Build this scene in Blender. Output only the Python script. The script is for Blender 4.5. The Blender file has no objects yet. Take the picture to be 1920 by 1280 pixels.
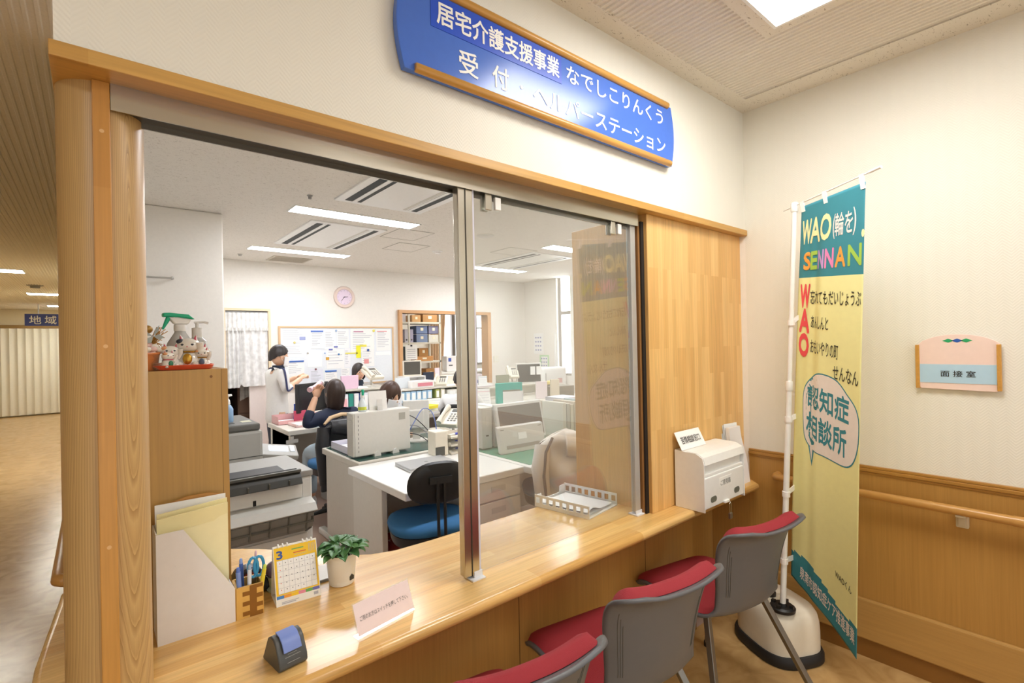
import bpy, bmesh, math, random
from mathutils import Vector, Matrix, Euler
random.seed(7)
SC = bpy.context.scene
COL = SC.collection
# ---------------------------------------------------------------- camera, world, exposure
FPX = 938.2
CAM = Vector((0, -1.265, 1.48))
def _axes():
    ya, pi, ro = (math.radians(a) for a in (39.91, 0.156, -1.178))
    f = Vector((math.sin(ya)*math.cos(pi), math.cos(ya)*math.cos(pi), math.sin(pi)))
    r = Vector((math.cos(ya), -math.sin(ya), 0)); u = r.cross(f)
    c, s = math.cos(ro), math.sin(ro)
    return c*r+s*u, -s*r+c*u, f
AX_R, AX_U, AX_F = _axes()
cam_data = bpy.data.cameras.new('camera'); cam = bpy.data.objects.new('camera', cam_data); COL.objects.link(cam)
cam_data.sensor_width = 36; cam_data.lens = 36*FPX/1920; cam_data.clip_start = .02; cam_data.clip_end = 100
mw = Matrix.Identity(4)
for i in range(3):
    mw[i][0] = AX_R[i]; mw[i][1] = AX_U[i]; mw[i][2] = -AX_F[i]; mw[i][3] = CAM[i]
cam.matrix_world = mw; SC.camera = cam
SC.view_settings.view_transform = 'Standard'; SC.view_settings.look = 'None'
SC.view_settings.gamma = 1; SC.view_settings.use_curve_mapping = False
SC.view_settings.exposure = 0.80
W = bpy.data.worlds.new('world'); SC.world = W; W.use_nodes = True
W.node_tree.nodes['Background'].inputs[0].default_value = (.97, .99, 1, 1)
W.node_tree.nodes['Background'].inputs[1].default_value = 0.6
try:
    SC.cycles.max_bounces = 8; SC.cycles.transparent_max_bounces = 12; SC.cycles.use_denoising = True
    SC.cycles.caustics_reflective = False; SC.cycles.caustics_refractive = False; SC.cycles.sample_clamp_indirect = 6
except Exception: pass

def at(px, py, X=None, Y=None, Z=None):
    """point of the place seen at a photo pixel on the plane X=, Y= or Z="""
    d = AX_R*((px-960)/FPX) + AX_U*(-(py-640)/FPX) + AX_F
    if X is not None: t = (X-CAM.x)/d.x
    elif Y is not None: t = (Y-CAM.y)/d.y
    else: t = (Z-CAM.z)/d.z
    return CAM + d*t
# ---------------------------------------------------------------- materials
def lin(c):
    if isinstance(c, str): c = tuple(int(c[i:i+2], 16) for i in (0, 2, 4))
    return tuple(((x/255)/12.92 if x/255 <= .04045 else ((x/255+.055)/1.055)**2.4) for x in c[:3]) + (1,)
MATS = {}
def nt(name):
    m = bpy.data.materials.new(name); m.use_nodes = True
    t = m.node_tree; return m, t, t.nodes['Principled BSDF'], t.nodes, t.links
def axes_vec(N, L, axes, scale=(1, 1, 1)):
    axes = axes.upper()
    tc = N.new('ShaderNodeTexCoord'); sp = N.new('ShaderNodeSeparateXYZ'); L.new(tc.outputs['Object'], sp.inputs[0])
    cb = N.new('ShaderNodeCombineXYZ')
    for i, a in enumerate(axes):
        mu = N.new('ShaderNodeMath'); mu.operation = 'MULTIPLY'; mu.inputs[1].default_value = scale[i]
        L.new(sp.outputs['XYZ'.index(a)], mu.inputs[0]); L.new(mu.outputs[0], cb.inputs[i])
    return cb.outputs[0]
def M(name, col, rough=.5, metal=0, spec=.5, nscale=40, namt=.04, bump=0, bscale=200, coat=0, emit=0, trans=0):
    """plain surface with a faint procedural mottling"""
    if name in MATS: return MATS[name]
    m, t, b, N, L = nt(name)
    c = lin(col)
    tc = N.new('ShaderNodeTexCoord'); no = N.new('ShaderNodeTexNoise'); no.inputs['Scale'].default_value = nscale; no.inputs['Detail'].default_value = 3
    L.new(tc.outputs['Object'], no.inputs['Vector'])
    mx = N.new('ShaderNodeMix'); mx.data_type = 'RGBA'
    mx.inputs[6].default_value = tuple(x*(1-namt) for x in c[:3])+(1,); mx.inputs[7].default_value = tuple(min(1, x*(1+namt)) for x in c[:3])+(1,)
    L.new(no.outputs['Fac'], mx.inputs[0]); L.new(mx.outputs[2], b.inputs['Base Color'])
    b.inputs['Roughness'].default_value = rough; b.inputs['Metallic'].default_value = metal; b.inputs['Specular IOR Level'].default_value = spec
    if coat: b.inputs['Coat Weight'].default_value = coat; b.inputs['Coat Roughness'].default_value = .08
    if trans: b.inputs['Transmission Weight'].default_value = trans
    if emit:
        b.inputs['Emission Color'].default_value = c; b.inputs['Emission Strength'].default_value = emit
    if bump:
        n2 = N.new('ShaderNodeTexNoise'); n2.inputs['Scale'].default_value = bscale; n2.inputs['Detail'].default_value = 4
        L.new(tc.outputs['Object'], n2.inputs['Vector'])
        bp = N.new('ShaderNodeBump'); bp.inputs['Strength'].default_value = bump; bp.inputs['Distance'].default_value = .002
        L.new(n2.outputs['Fac'], bp.inputs['Height']); L.new(bp.outputs[0], b.inputs['Normal'])
    MATS[name] = m; return m
def wood(name, c1, c2, axes='xyz', blk=(.42, .045), rough=.3, grain=.16, gs=(3, 90), blocks=True, coat=0):
    """laminated finger-joint timber: strips along the first axis, or a plain grain when blocks is False"""
    if name in MATS: return MATS[name]
    m, t, b, N, L = nt(name)
    ax = axes.upper()
    v = axes_vec(N, L, ax)
    vg = axes_vec(N, L, ax, (gs[0], gs[1], gs[1]))
    no = N.new('ShaderNodeTexNoise'); no.inputs['Scale'].default_value = 1; no.inputs['Detail'].default_value = 4; no.inputs['Distortion'].default_value = .6
    L.new(vg, no.inputs['Vector'])
    if blocks:
        br = N.new('ShaderNodeTexBrick'); br.offset = .37; br.offset_frequency = 3; br.squash = 1
        br.inputs['Scale'].default_value = 1; br.inputs['Mortar Size'].default_value = 0; br.inputs['Bias'].default_value = 0
        br.inputs['Brick Width'].default_value = blk[0]; br.inputs['Row Height'].default_value = blk[1]
        br.inputs['Color1'].default_value = lin(c1); br.inputs['Color2'].default_value = lin(c2)
        L.new(v, br.inputs['Vector']); base = br.outputs['Color']
    else:
        vl = axes_vec(N, L, ax, (1.2, 9, 9))
        n2 = N.new('ShaderNodeTexNoise'); n2.inputs['Scale'].default_value = 1; n2.inputs['Detail'].default_value = 2
        L.new(vl, n2.inputs['Vector'])
        mm = N.new('ShaderNodeMix'); mm.data_type = 'RGBA'; mm.inputs[6].default_value = lin(c1); mm.inputs[7].default_value = lin(c2)
        L.new(n2.outputs['Fac'], mm.inputs[0]); base = mm.outputs[2]
    rp = N.new('ShaderNodeMapRange'); rp.inputs['From Min'].default_value = .3; rp.inputs['From Max'].default_value = .7
    rp.inputs['To Min'].default_value = 1-grain; rp.inputs['To Max'].default_value = 1+grain*.6
    L.new(no.outputs['Fac'], rp.inputs['Value'])
    mu = N.new('ShaderNodeVectorMath'); mu.operation = 'SCALE'
    L.new(base, mu.inputs[0]); L.new(rp.outputs[0], mu.inputs['Scale']); L.new(mu.outputs[0], b.inputs['Base Color'])
    b.inputs['Roughness'].default_value = rough
    if coat: b.inputs['Coat Weight'].default_value = coat; b.inputs['Coat Roughness'].default_value = .12
    MATS[name] = m; return m
def ashwood(name, c1, c2, cx, cy, tilt, spacing=.0042):
    """flat-sawn ash: growth rings about a leaning pith, so that arches show on one side of the round pillar"""
    m, t, b, N, L = nt(name)
    tc = N.new('ShaderNodeTexCoord'); sp = N.new('ShaderNodeSeparateXYZ'); L.new(tc.outputs['Object'], sp.inputs[0])
    no = N.new('ShaderNodeTexNoise'); no.inputs['Scale'].default_value = 1; no.inputs['Detail'].default_value = 2
    sv = axes_vec(N, L, 'XYZ', (14, 14, 2.2)); L.new(sv, no.inputs['Vector'])
    def mth(op, a, bb):
        n = N.new('ShaderNodeMath'); n.operation = op
        for i, q in enumerate((a, bb)):
            if q is None: continue
            if isinstance(q, (int, float)): n.inputs[i].default_value = q
            else: L.new(q, n.inputs[i])
        return n.outputs[0]
    zz = mth('MULTIPLY', sp.outputs[2], tilt)
    dx = mth('SUBTRACT', sp.outputs[0], mth('ADD', mth('MULTIPLY', zz, .55), cx)); dy = mth('SUBTRACT', sp.outputs[1], mth('ADD', mth('MULTIPLY', zz, -.8), cy))
    d = mth('SQRT', mth('ADD', mth('MULTIPLY', dx, dx), mth('MULTIPLY', dy, dy)), None)
    d = mth('ADD', d, mth('MULTIPLY', no.outputs['Fac'], .016))
    ph = mth('FRACT', mth('DIVIDE', d, spacing), None)
    rp = N.new('ShaderNodeValToRGB'); e = rp.color_ramp.elements
    e[0].position = 0; e[0].color = lin(c2); e[1].position = 1; e[1].color = lin(c1)
    k = rp.color_ramp.elements.new(.35); k.color = lin(c1)
    k = rp.color_ramp.elements.new(.85); k.color = tuple((p+q)/2 for p, q in zip(lin(c1), lin(c2)))
    L.new(ph, rp.inputs[0])
    fv = axes_vec(N, L, 'XYZ', (260, 260, 5)); n3 = N.new('ShaderNodeTexNoise'); n3.inputs['Scale'].default_value = 1; L.new(fv, n3.inputs['Vector'])
    mr = N.new('ShaderNodeMapRange'); mr.inputs['To Min'].default_value = .85; mr.inputs['To Max'].default_value = 1.12; L.new(n3.outputs['Fac'], mr.inputs['Value'])
    mu = N.new('ShaderNodeVectorMath'); mu.operation = 'SCALE'; L.new(rp.outputs[0], mu.inputs[0]); L.new(mr.outputs[0], mu.inputs['Scale'])
    L.new(mu.outputs[0], b.inputs['Base Color']); b.inputs['Roughness'].default_value = .38
    MATS[name] = m; return m
def herring(name, col, axes, pitch=.0115, width=.05, bump=.16):
    """wallpaper embossed with a chevron weave"""
    m, t, b, N, L = nt(name)
    v = axes_vec(N, L, axes)
    sp = N.new('ShaderNodeSeparateXYZ'); L.new(v, sp.inputs[0])
    pp = N.new('ShaderNodeMath'); pp.operation = 'PINGPONG'; pp.inputs[1].default_value = width/2; L.new(sp.outputs[0], pp.inputs[0])
    ad = N.new('ShaderNodeMath'); ad.operation = 'ADD'; L.new(sp.outputs[1], ad.inputs[0]); L.new(pp.outputs[0], ad.inputs[1])
    dv = N.new('ShaderNodeMath'); dv.operation = 'MULTIPLY'; dv.inputs[1].default_value = 2*math.pi/pitch; L.new(ad.outputs[0], dv.inputs[0])
    sn = N.new('ShaderNodeMath'); sn.operation = 'SINE'; L.new(dv.outputs[0], sn.inputs[0])
    bp = N.new('ShaderNodeBump'); bp.inputs['Strength'].default_value = bump; bp.inputs['Distance'].default_value = .0012
    L.new(sn.outputs[0], bp.inputs['Height']); L.new(bp.outputs[0], b.inputs['Normal'])
    b.inputs['Base Color'].default_value = lin(col); b.inputs['Roughness'].default_value = .62; b.inputs['Specular IOR Level'].default_value = .35
    MATS[name] = m; return m
def fissured(name, c1, c2, scale=90, thr=.62):
    """mineral ceiling board with small dark fissures"""
    m, t, b, N, L = nt(name)
    tc = N.new('ShaderNodeTexCoord'); no = N.new('ShaderNodeTexNoise'); no.inputs['Scale'].default_value = scale; no.inputs['Detail'].default_value = 2; no.inputs['Distortion'].default_value = 1.5
    mp = N.new('ShaderNodeMapping'); mp.inputs['Scale'].default_value = (.55, 1.3, 1); L.new(tc.outputs['Object'], mp.inputs[0]); L.new(mp.outputs[0], no.inputs['Vector'])
    rp = N.new('ShaderNodeValToRGB'); e = rp.color_ramp.elements
    e[0].position = thr; e[0].color = lin(c1); e[1].position = thr+.07; e[1].color = lin(c2)
    L.new(no.outputs['Fac'], rp.inputs[0]); L.new(rp.outputs[0], b.inputs['Base Color'])
    bp = N.new('ShaderNodeBump'); bp.inputs['Strength'].default_value = .4; bp.inputs['Distance'].default_value = .002; bp.invert = True
    L.new(rp.outputs[0], bp.inputs['Height']); L.new(bp.outputs[0], b.inputs['Normal'])
    b.inputs['Roughness'].default_value = .8; b.inputs['Specular IOR Level'].default_value = .2
    MATS[name] = m; return m
def vinyl(name, c1, c2, rough=.22, scale=7):
    m, t, b, N, L = nt(name)
    tc = N.new('ShaderNodeTexCoord'); no = N.new('ShaderNodeTexNoise'); no.inputs['Scale'].default_value = scale; no.inputs['Detail'].default_value = 8; no.inputs['Distortion'].default_value = 1.2
    L.new(tc.outputs['Object'], no.inputs['Vector'])
    rp = N.new('ShaderNodeValToRGB'); e = rp.color_ramp.elements; e[0].position = .32; e[0].color = lin(c2); e[1].position = .62; e[1].color = lin(c1)
    L.new(no.outputs['Fac'], rp.inputs[0]); L.new(rp.outputs[0], b.inputs['Base Color']); b.inputs['Roughness'].default_value = rough
    MATS[name] = m; return m
def pane(name, tint=(.97, .99, .98), haze=.03, rough=.0, ior=1.5):
    """clear sheet: passes light, mirrors by its Fresnel term, carries a little haze"""
    m = bpy.data.materials.new(name); m.use_nodes = True; N = m.node_tree.nodes; L = m.node_tree.links
    N.remove(N['Principled BSDF']); out = N['Material Output']
    tr = N.new('ShaderNodeBsdfTransparent'); tr.inputs[0].default_value = tint+(1,)
    gl = N.new('ShaderNodeBsdfGlossy'); gl.inputs['Roughness'].default_value = rough
    fr = N.new('ShaderNodeFresnel'); fr.inputs[0].default_value = 1.5
    ge = N.new('ShaderNodeNewGeometry'); mi = N.new('ShaderNodeMix'); mi.inputs[2].default_value = ior; mi.inputs[3].default_value = 1/ior
    L.new(ge.outputs['Backfacing'], mi.inputs[0]); L.new(mi.outputs[0], fr.inputs[0])
    df = N.new('ShaderNodeBsdfTranslucent'); df.inputs[0].default_value = (.9, .9, .9, 1)
    d2 = N.new('ShaderNodeBsdfDiffuse'); d2.inputs[0].default_value = (.9, .9, .9, 1)
    tc = N.new('ShaderNodeTexCoord'); no = N.new('ShaderNodeTexNoise'); no.inputs['Scale'].default_value = 6; L.new(tc.outputs['Object'], no.inputs['Vector'])
    mr = N.new('ShaderNodeMapRange'); mr.inputs['To Min'].default_value = haze*.4; mr.inputs['To Max'].default_value = haze*1.6; L.new(no.outputs['Fac'], mr.inputs['Value'])
    a0 = N.new('ShaderNodeMixShader'); a0.inputs[0].default_value = .5; L.new(df.outputs[0], a0.inputs[1]); L.new(d2.outputs[0], a0.inputs[2])
    a1 = N.new('ShaderNodeMixShader'); L.new(mr.outputs[0], a1.inputs[0]); L.new(tr.outputs[0], a1.inputs[1]); L.new(a0.outputs[0], a1.inputs[2])
    a2 = N.new('ShaderNodeMixShader'); L.new(fr.outputs[0], a2.inputs[0]); L.new(a1.outputs[0], a2.inputs[1]); L.new(gl.outputs[0], a2.inputs[2])
    L.new(a2.outputs[0], out.inputs[0]); MATS[name] = m; return m
def lace(name, col):
    """net curtain: opaque threads in a figured mesh with clear gaps"""
    m, t, b, N, L = nt(name)
    tc = N.new('ShaderNodeTexCoord'); vo = N.new('ShaderNodeTexVoronoi'); vo.inputs['Scale'].default_value = 26; L.new(tc.outputs['Object'], vo.inputs['Vector'])
    no = N.new('ShaderNodeTexNoise'); no.inputs['Scale'].default_value = 16; no.inputs['Detail'].default_value = 3; L.new(tc.outputs['Object'], no.inputs['Vector'])
    mr = N.new('ShaderNodeMapRange'); mr.inputs['From Min'].default_value = .35; mr.inputs['From Max'].default_value = .6; mr.inputs['To Min'].default_value = .8; mr.inputs['To Max'].default_value = .98
    L.new(no.outputs['Fac'], mr.inputs['Value'])
    b.inputs['Base Color'].default_value = lin(col); b.inputs['Roughness'].default_value = .9; L.new(mr.outputs[0], b.inputs['Alpha'])
    MATS[name] = m; return m
def lamp_mat(name, col, s):
    m = bpy.data.materials.new(name); m.use_nodes = True; N = m.node_tree.nodes; L = m.node_tree.links
    N.remove(N['Principled BSDF']); e = N.new('ShaderNodeEmission'); e.inputs[0].default_value = lin(col); e.inputs[1].default_value = s
    L.new(e.outputs[0], N['Material Output'].inputs[0]); MATS[name] = m; return m
# ---------------------------------------------------------------- mesh collector
class B:
    def __init__(s): s.v = []; s.f = []; s.m = []
    def add(s, vs, fs, m=0):
        k = len(s.v); s.v += [Vector(p) for p in vs]; s.f += [tuple(i+k for i in q) for q in fs]; s.m += [m]*len(fs); return s
    def box(s, c, d, rz=0, m=0, rot=None):
        R = rot.to_matrix() if rot else Matrix.Rotation(rz, 3, 'Z')
        c = Vector(c); h = [x/2 for x in d]
        vs = [c + R @ Vector((sx*h[0], sy*h[1], sz*h[2])) for sz in (-1, 1) for sy in (-1, 1) for sx in (-1, 1)]
        return s.add(vs, [(0, 2, 3, 1), (4, 5, 7, 6), (0, 1, 5, 4), (2, 6, 7, 3), (0, 4, 6, 2), (1, 3, 7, 5)], m)
    def bx(s, x0, x1, y0, y1, z0, z1, m=0):
        return s.box(((x0+x1)/2, (y0+y1)/2, (z0+z1)/2), (abs(x1-x0), abs(y1-y0), abs(z1-z0)), 0, m)
    def tube(s, pts, r, n=10, m=0, cap=True, flat=1):
        pts = [Vector(p) for p in pts]; k = len(pts)
        rs = list(r) if isinstance(r, (list, tuple)) else [r]*k
        up = None; rings = []
        for i, p in enumerate(pts):
            t = (pts[min(i+1, k-1)]-pts[max(i-1, 0)]).normalized()
            if up is None: up = Vector((0, 0, 1)) if abs(t.z) < .9 else Vector((0, 1, 0))
            a = up.cross(t).normalized(); b = t.cross(a).normalized(); up = b
            rings.append([p + (a*math.cos(2*math.pi*j/n) + b*math.sin(2*math.pi*j/n)*flat)*rs[i] for j in range(n)])
        vs = [q for g in rings for q in g]; fs = []
        for i in range(k-1):
            for j in range(n):
                j2 = (j+1) % n; fs.append((i*n+j, i*n+j2, (i+1)*n+j2, (i+1)*n+j))
        if cap: fs.append(tuple(range(n-1, -1, -1))); fs.append(tuple((k-1)*n+j for j in range(n)))
        return s.add(vs, fs, m)
    def cyl(s, p0, p1, r, n=16, m=0): return s.tube([p0, p1], r, n, m)
    def lathe(s, prof, c=(0, 0, 0), n=24, m=0, sx=1, sy=1, rot=None):
        c = Vector(c); vs = []; fs = []; k = len(prof)
        for r, z in prof:
            for j in range(n):
                a = 2*math.pi*j/n; q = Vector((r*sx*math.cos(a), r*sy*math.sin(a), z))
                vs.append(c + (rot @ q if rot else q))
        for i in range(k-1):
            for j in range(n):
                j2 = (j+1) % n; fs.append((i*n+j, i*n+j2, (i+1)*n+j2, (i+1)*n+j))
        if prof[0][0] > 1e-6: fs.append(tuple(range(n-1, -1, -1)))
        if prof[-1][0] > 1e-6: fs.append(tuple((k-1)*n+j for j in range(n)))
        return s.add(vs, fs, m)
    def ell(s, c, r, n=16, k=10, m=0, rot=None):
        if not isinstance(r, (tuple, list)): r = (r, r, r)
        c = Vector(c); vs = []; fs = []
        for i in range(k+1):
            th = math.pi*i/k
            for j in range(n):
                a = 2*math.pi*j/n; q = Vector((r[0]*math.sin(th)*math.cos(a), r[1]*math.sin(th)*math.sin(a), -r[2]*math.cos(th)))
                vs.append(c + (rot @ q if rot else q))
        for i in range(k):
            for j in range(n):
                j2 = (j+1) % n; fs.append((i*n+j, i*n+j2, (i+1)*n+j2, (i+1)*n+j))
        return s.add(vs, fs, m)
    def prism(s, poly, o, u, v, w, m=0):
        o, u, v, w = Vector(o), Vector(u), Vector(v), Vector(w); n = len(poly)
        lo = [o + u*a + v*b for a, b in poly]; hi = [p + w for p in lo]
        return s.add(lo+hi, [tuple(range(n-1, -1, -1)), tuple(range(n, 2*n))] + [(i, (i+1) % n, n+(i+1) % n, n+i) for i in range(n)], m)
    def sheet(s, fn, nu, nv, m=0, wrap=False):
        vs = [fn(i/nu, j/nv) for j in range(nv+1) for i in range(nu+(0 if wrap else 1))]
        w = nu+(0 if wrap else 1); fs = []
        for j in range(nv):
            for i in range(nu):
                i2 = (i+1) % w if wrap else i+1
                fs.append((j*w+i, j*w+i2, (j+1)*w+i2, (j+1)*w+i))
        return s.add(vs, fs, m)
    def loft(s, rings, m=0, cap=True):
        n = len(rings[0]); vs = [p for g in rings for p in g]; fs = []
        for i in range(len(rings)-1):
            for j in range(n):
                j2 = (j+1) % n; fs.append((i*n+j, i*n+j2, (i+1)*n+j2, (i+1)*n+j))
        if cap: fs.append(tuple(range(n-1, -1, -1))); fs.append(tuple((len(rings)-1)*n+j for j in range(n)))
        return s.add(vs, fs, m)
    def mesh(s, me, m=0, mat=None):
        vs = [(mat @ v.co if mat else v.co.copy()) for v in me.vertices]
        return s.add(vs, [tuple(p.vertices) for p in me.polygons], m)
    def text(s, body, o, u, v, w=None, h=None, m=0, bold=.0, lift=.0008, just='C', fn=None, nrm=Vector((0, 0, 0))):
        """lettering laid on the plane o + x*u + y*v, its box centred on o and fitted to width w / height h"""
        c = bpy.data.curves.new('t', 'FONT'); c.body = body; c.size = 1; c.resolution_u = 3
        ob = bpy.data.objects.new('t', c); COL.objects.link(ob); bpy.context.view_layer.update()
        dg = bpy.context.evaluated_depsgraph_get(); me = bpy.data.meshes.new_from_object(ob.evaluated_get(dg))
        P = [(q.co.x, q.co.y) for q in me.vertices]; F = [tuple(p.vertices) for p in me.polygons]
        bpy.data.objects.remove(ob); bpy.data.curves.remove(c); bpy.data.meshes.remove(me)
        if not P: return s
        x0, x1 = min(p[0] for p in P), max(p[0] for p in P); y0, y1 = min(p[1] for p in P), max(p[1] for p in P)
        kx = w/(x1-x0) if w else None; ky = h/(y1-y0) if h else None
        kx = kx or ky; ky = ky or kx
        ax = {'C': (x0+x1)/2, 'L': x0, 'R': x1}[just]
        Q = [((a-ax)*kx, (b-(y0+y1)/2)*ky) for a, b in P]
        if not fn:
            o, u, v = Vector(o), Vector(u), Vector(v); nn = u.cross(v).normalized()*lift
            fn = lambda a, b: o + u*a + v*b + nn
            nrm = u.cross(v).normalized()
        e = bold*min(kx, ky) if bold else 0
        sh = [(0, 0)] if not bold else [(e*math.cos(i*math.pi/4), e*math.sin(i*math.pi/4)) for i in range(8)]
        for i, (dx, dy) in enumerate(sh): s.add([fn(a+dx, b+dy)+nrm*(i*3e-5) for a, b in Q], F, m)
        return s
    def done(s, name, mats, parent=None, smooth=0, bevel=0, w=False, seg=2, solid=0, sub=0, loc=None):
        me = bpy.data.meshes.new(name); off = Vector((0, 0, 0))
        if parent is not None and w: off = Vector(parent.location)
        if loc is not None: off = Vector(loc)
        me.from_pydata([tuple(p-off) for p in s.v], [], s.f)
        if not isinstance(mats, (list, tuple)): mats = [mats]
        for q in mats: me.materials.append(q)
        me.polygons.foreach_set('material_index', s.m)
        bm = bmesh.new(); bm.from_mesh(me)
        if smooth: bmesh.ops.remove_doubles(bm, verts=bm.verts, dist=1e-6)
        if s.v and not solid: bmesh.ops.recalc_face_normals(bm, faces=bm.faces)
        bm.to_mesh(me); bm.free()
        if smooth:
            me.polygons.foreach_set('use_smooth', [True]*len(me.polygons))
            try: me.set_sharp_from_angle(angle=math.radians(smooth))
            except Exception: pass
        me.update()
        o = bpy.data.objects.new(name, me); COL.objects.link(o)
        if loc is not None: o.location = loc
        if parent is not None: o.parent = parent
        if solid: md = o.modifiers.new('s', 'SOLIDIFY'); md.thickness = solid; md.offset = 0
        if sub: md = o.modifiers.new('d', 'SUBSURF'); md.levels = sub; md.render_levels = sub
        if bevel:
            md = o.modifiers.new('b', 'BEVEL'); md.width = bevel; md.segments = seg; md.limit_method = 'ANGLE'; md.angle_limit = math.radians(40)
        return o
def tag(o, label, cat, group=None, kind=None):
    o['label'] = label; o['category'] = cat
    if group: o['group'] = group
    if kind: o['kind'] = kind
    return o
def thing(name, label, cat, loc=(0, 0, 0), rz=0, group=None):
    o = bpy.data.objects.new(name, None); COL.objects.link(o); o.empty_display_size = .05
    o.location = loc; o.rotation_euler = (0, 0, rz); return tag(o, label, cat, group)
def struct(o):
    o['kind'] = 'structure'; return o
def dup(root, loc, rz=None, label=None, group=None):
    """copy of a thing with its parts and their sub-parts"""
    r = root.copy(); COL.objects.link(r); r.location = loc
    if rz is not None: r.rotation_euler = (0, 0, rz)
    if label: r['label'] = label
    if group: r['group'] = group
    for ch in list(root.children):
        c = ch.copy(); COL.objects.link(c); c.parent = r
        for g in list(ch.children):
            d = g.copy(); COL.objects.link(d); d.parent = c
    return r
X_, Y_, Z_ = Vector((1, 0, 0)), Vector((0, 1, 0)), Vector((0, 0, 1))
D2R = math.radians
def superring(c, a, b, z, n=32, p=3.2, rz=0):
    out = []
    for j in range(n):
        t = 2*math.pi*j/n; x = a*math.copysign(abs(math.cos(t))**(2/p), math.cos(t)); y = b*math.copysign(abs(math.sin(t))**(2/p), math.sin(t))
        out.append(Vector((c[0]+x*math.cos(rz)-y*math.sin(rz), c[1]+x*math.sin(rz)+y*math.cos(rz), z)))
    return out
# ================================================================ materials of the setting
paper_lobby = herring('wallpaper_front', 'EAE7DC', 'xzy')
paper_right = herring('wallpaper_right', 'EAE7DC', 'yzx')
office_wall = M('office_wallpaper', 'F0ECE4', .7, bump=.15, bscale=160)
pier_wall = M('pier_wallpaper', 'E9E5DD', .7, bump=.25, bscale=200)
ceil_flat = fissured('ceiling_border_board', 'E4DED2', 'ACA394', 95, .63)
ceil_rib = M('ceiling_ribbed_board', 'E8E3D8', .8, nscale=160, namt=.1, spec=.2)
ceil_office = fissured('ceiling_office_board', 'E8E3DA', 'C6BFB4', 85, .60)
lam = wood('laminated_panel', 'EAC07C', 'DAA964', 'zxy', (.36, .036), .32, .12, (4, 120))
counter_m = wood('laminated_worktop', 'E8BF7A', 'D8A860', 'xyz', (.55, .042), .26, .13, (4, 110), coat=.2)
header_m = wood('lintel_timber', 'CFA25A', 'C09048', 'xyz', (.7, .06), .35, .15, (3, 70))
strip_m = wood('jamb_timber', 'C8924A', 'B67E36', 'zxy', (.5, .06), .35, .12, (4, 120))
wains = wood('wainscot_laminate', 'BA8E4C', 'AE8040', 'zyx', rough=.35, grain=.1, gs=(3, 130), blocks=False)
front_lam = wood('counter_front_laminate', 'B88C4C', 'AA7E3E', 'zxy', rough=.35, grain=.1, gs=(3, 130), blocks=False)
rail_wood = wood('handrail_wood', 'CB9A58', 'BE8C4A', 'yxz', rough=.3, grain=.08, gs=(4, 90), blocks=False)
sign_wood = wood('sign_rail_wood', 'D4A052', 'C48E42', 'xyz', rough=.3, grain=.1, gs=(4, 90), blocks=False)
ash = ashwood('pillar_ash', 'C8A56E', 'A68250', .020, .135, .045, .0036)
steel = M('brushed_steel', 'C9C4B8', .24, 1, nscale=8)
steel_dark = M('steel_slot', '4A463E', .5, .6)
alu = M('aluminium', 'C8C8C4', .35, .9)
white_pl = M('white_plastic', 'EFEFEC', .35)
cream_pl = M('cream_plastic', 'E6DFCE', .4)
offwhite = M('office_white', 'E6E3DB', .4)
grey_lt = M('light_grey_plastic', 'CFCCC4', .45)
grey_mid = M('mid_grey_plastic', '8D8C88', .5)
grey_dk = M('dark_grey_plastic', '55554F', .5)
black = M('black_plastic', '1E1E1F', .45)
rubber = M('black_rubber', '222122', .55, bump=.2, bscale=300)
paper_m = M('paper', 'F4F4F2', .7, namt=.015)
paper_print = M('print_grey', 'B9BBC2', .7)
ink = M('ink', '2A2A2C', .6)
glass = pane('door_glass', haze=.05, ior=2.0)
clear = pane('clear_plastic', haze=.10)
desk_w = M('desk_white', 'F1F0EC', .35)
desk_g = M('desk_grey', 'D9D4C8', .4)
mat_green = M('desk_mat_green', '5E9A80', .25)
navy = M('navy_cloth', '1E2638', .85, bump=.3)
blue_f = M('chair_blue', '2F6B9E', .85, bump=.5, bscale=500)
red_f = M('chair_red_fabric', '9C2A33', .85, bump=.5, bscale=600)
# ================================================================ setting
def S(b, name, mats, **k): return struct(b.done(name, mats, **k))
# floors
fl = vinyl('lobby_vinyl', 'D2AC74', 'B8925C'); S(B().bx(-4.2, 2.75, -4, .12, -.05, 0).bx(-4.2, -.06, .12, 15.2, -.05, 0), 'floor', fl)
S(B().bx(-.06, 8.5, .12, 9.4, -.05, 0), 'floor_office', M('office_carpet', 'BCA191', .9, nscale=300, namt=.08, bump=.4, bscale=500))
# ceilings: ribbed boards in the lobby and corridor, fissured boards in the office
def ribs(b, x0, x1, y0, y1, z, pitch=.026, dep=.006):
    n = int((x1-x0)/pitch); P = []
    for i in range(n):
        x = x0+i*pitch
        P += [(x, z), (x+pitch*.28, z), (x+pitch*.40, z+dep), (x+pitch*.88, z+dep)]
    P.append((x0+n*pitch, z))
    vs = [(x, y0, q) for x, q in P]+[(x, y1, q) for x, q in P]; k = len(P)
    b.add(vs, [(i, i+1, k+i+1, k+i) for i in range(k-1)])
b = B(); ribs(b, -4.2, 2.58, -4, -.085, 2.7); o = S(b, 'ceiling', ceil_rib)
S(B().bx(-4.2, 2.75, -.085, .02, 2.7, 2.74).bx(2.575, 2.75, -4, -.085, 2.7, 2.74).bx(-4.2, 2.75, -4, .1, 2.71, 2.76), 'ceiling_border', ceil_flat)
S(B().bx(-.04, 6.9, .12, 6.5, 2.7, 2.76), 'ceiling_office', ceil_office)
b = B(); ribs(b, -4.2, -.05, .1, 15.2, 2.5, .03, .004); S(b, 'ceiling_corridor', ceil_rib)
S(B().bx(-4.2, -.05, .0, .1, 2.5, 2.72), 'trim_5', ceil_flat)
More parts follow.
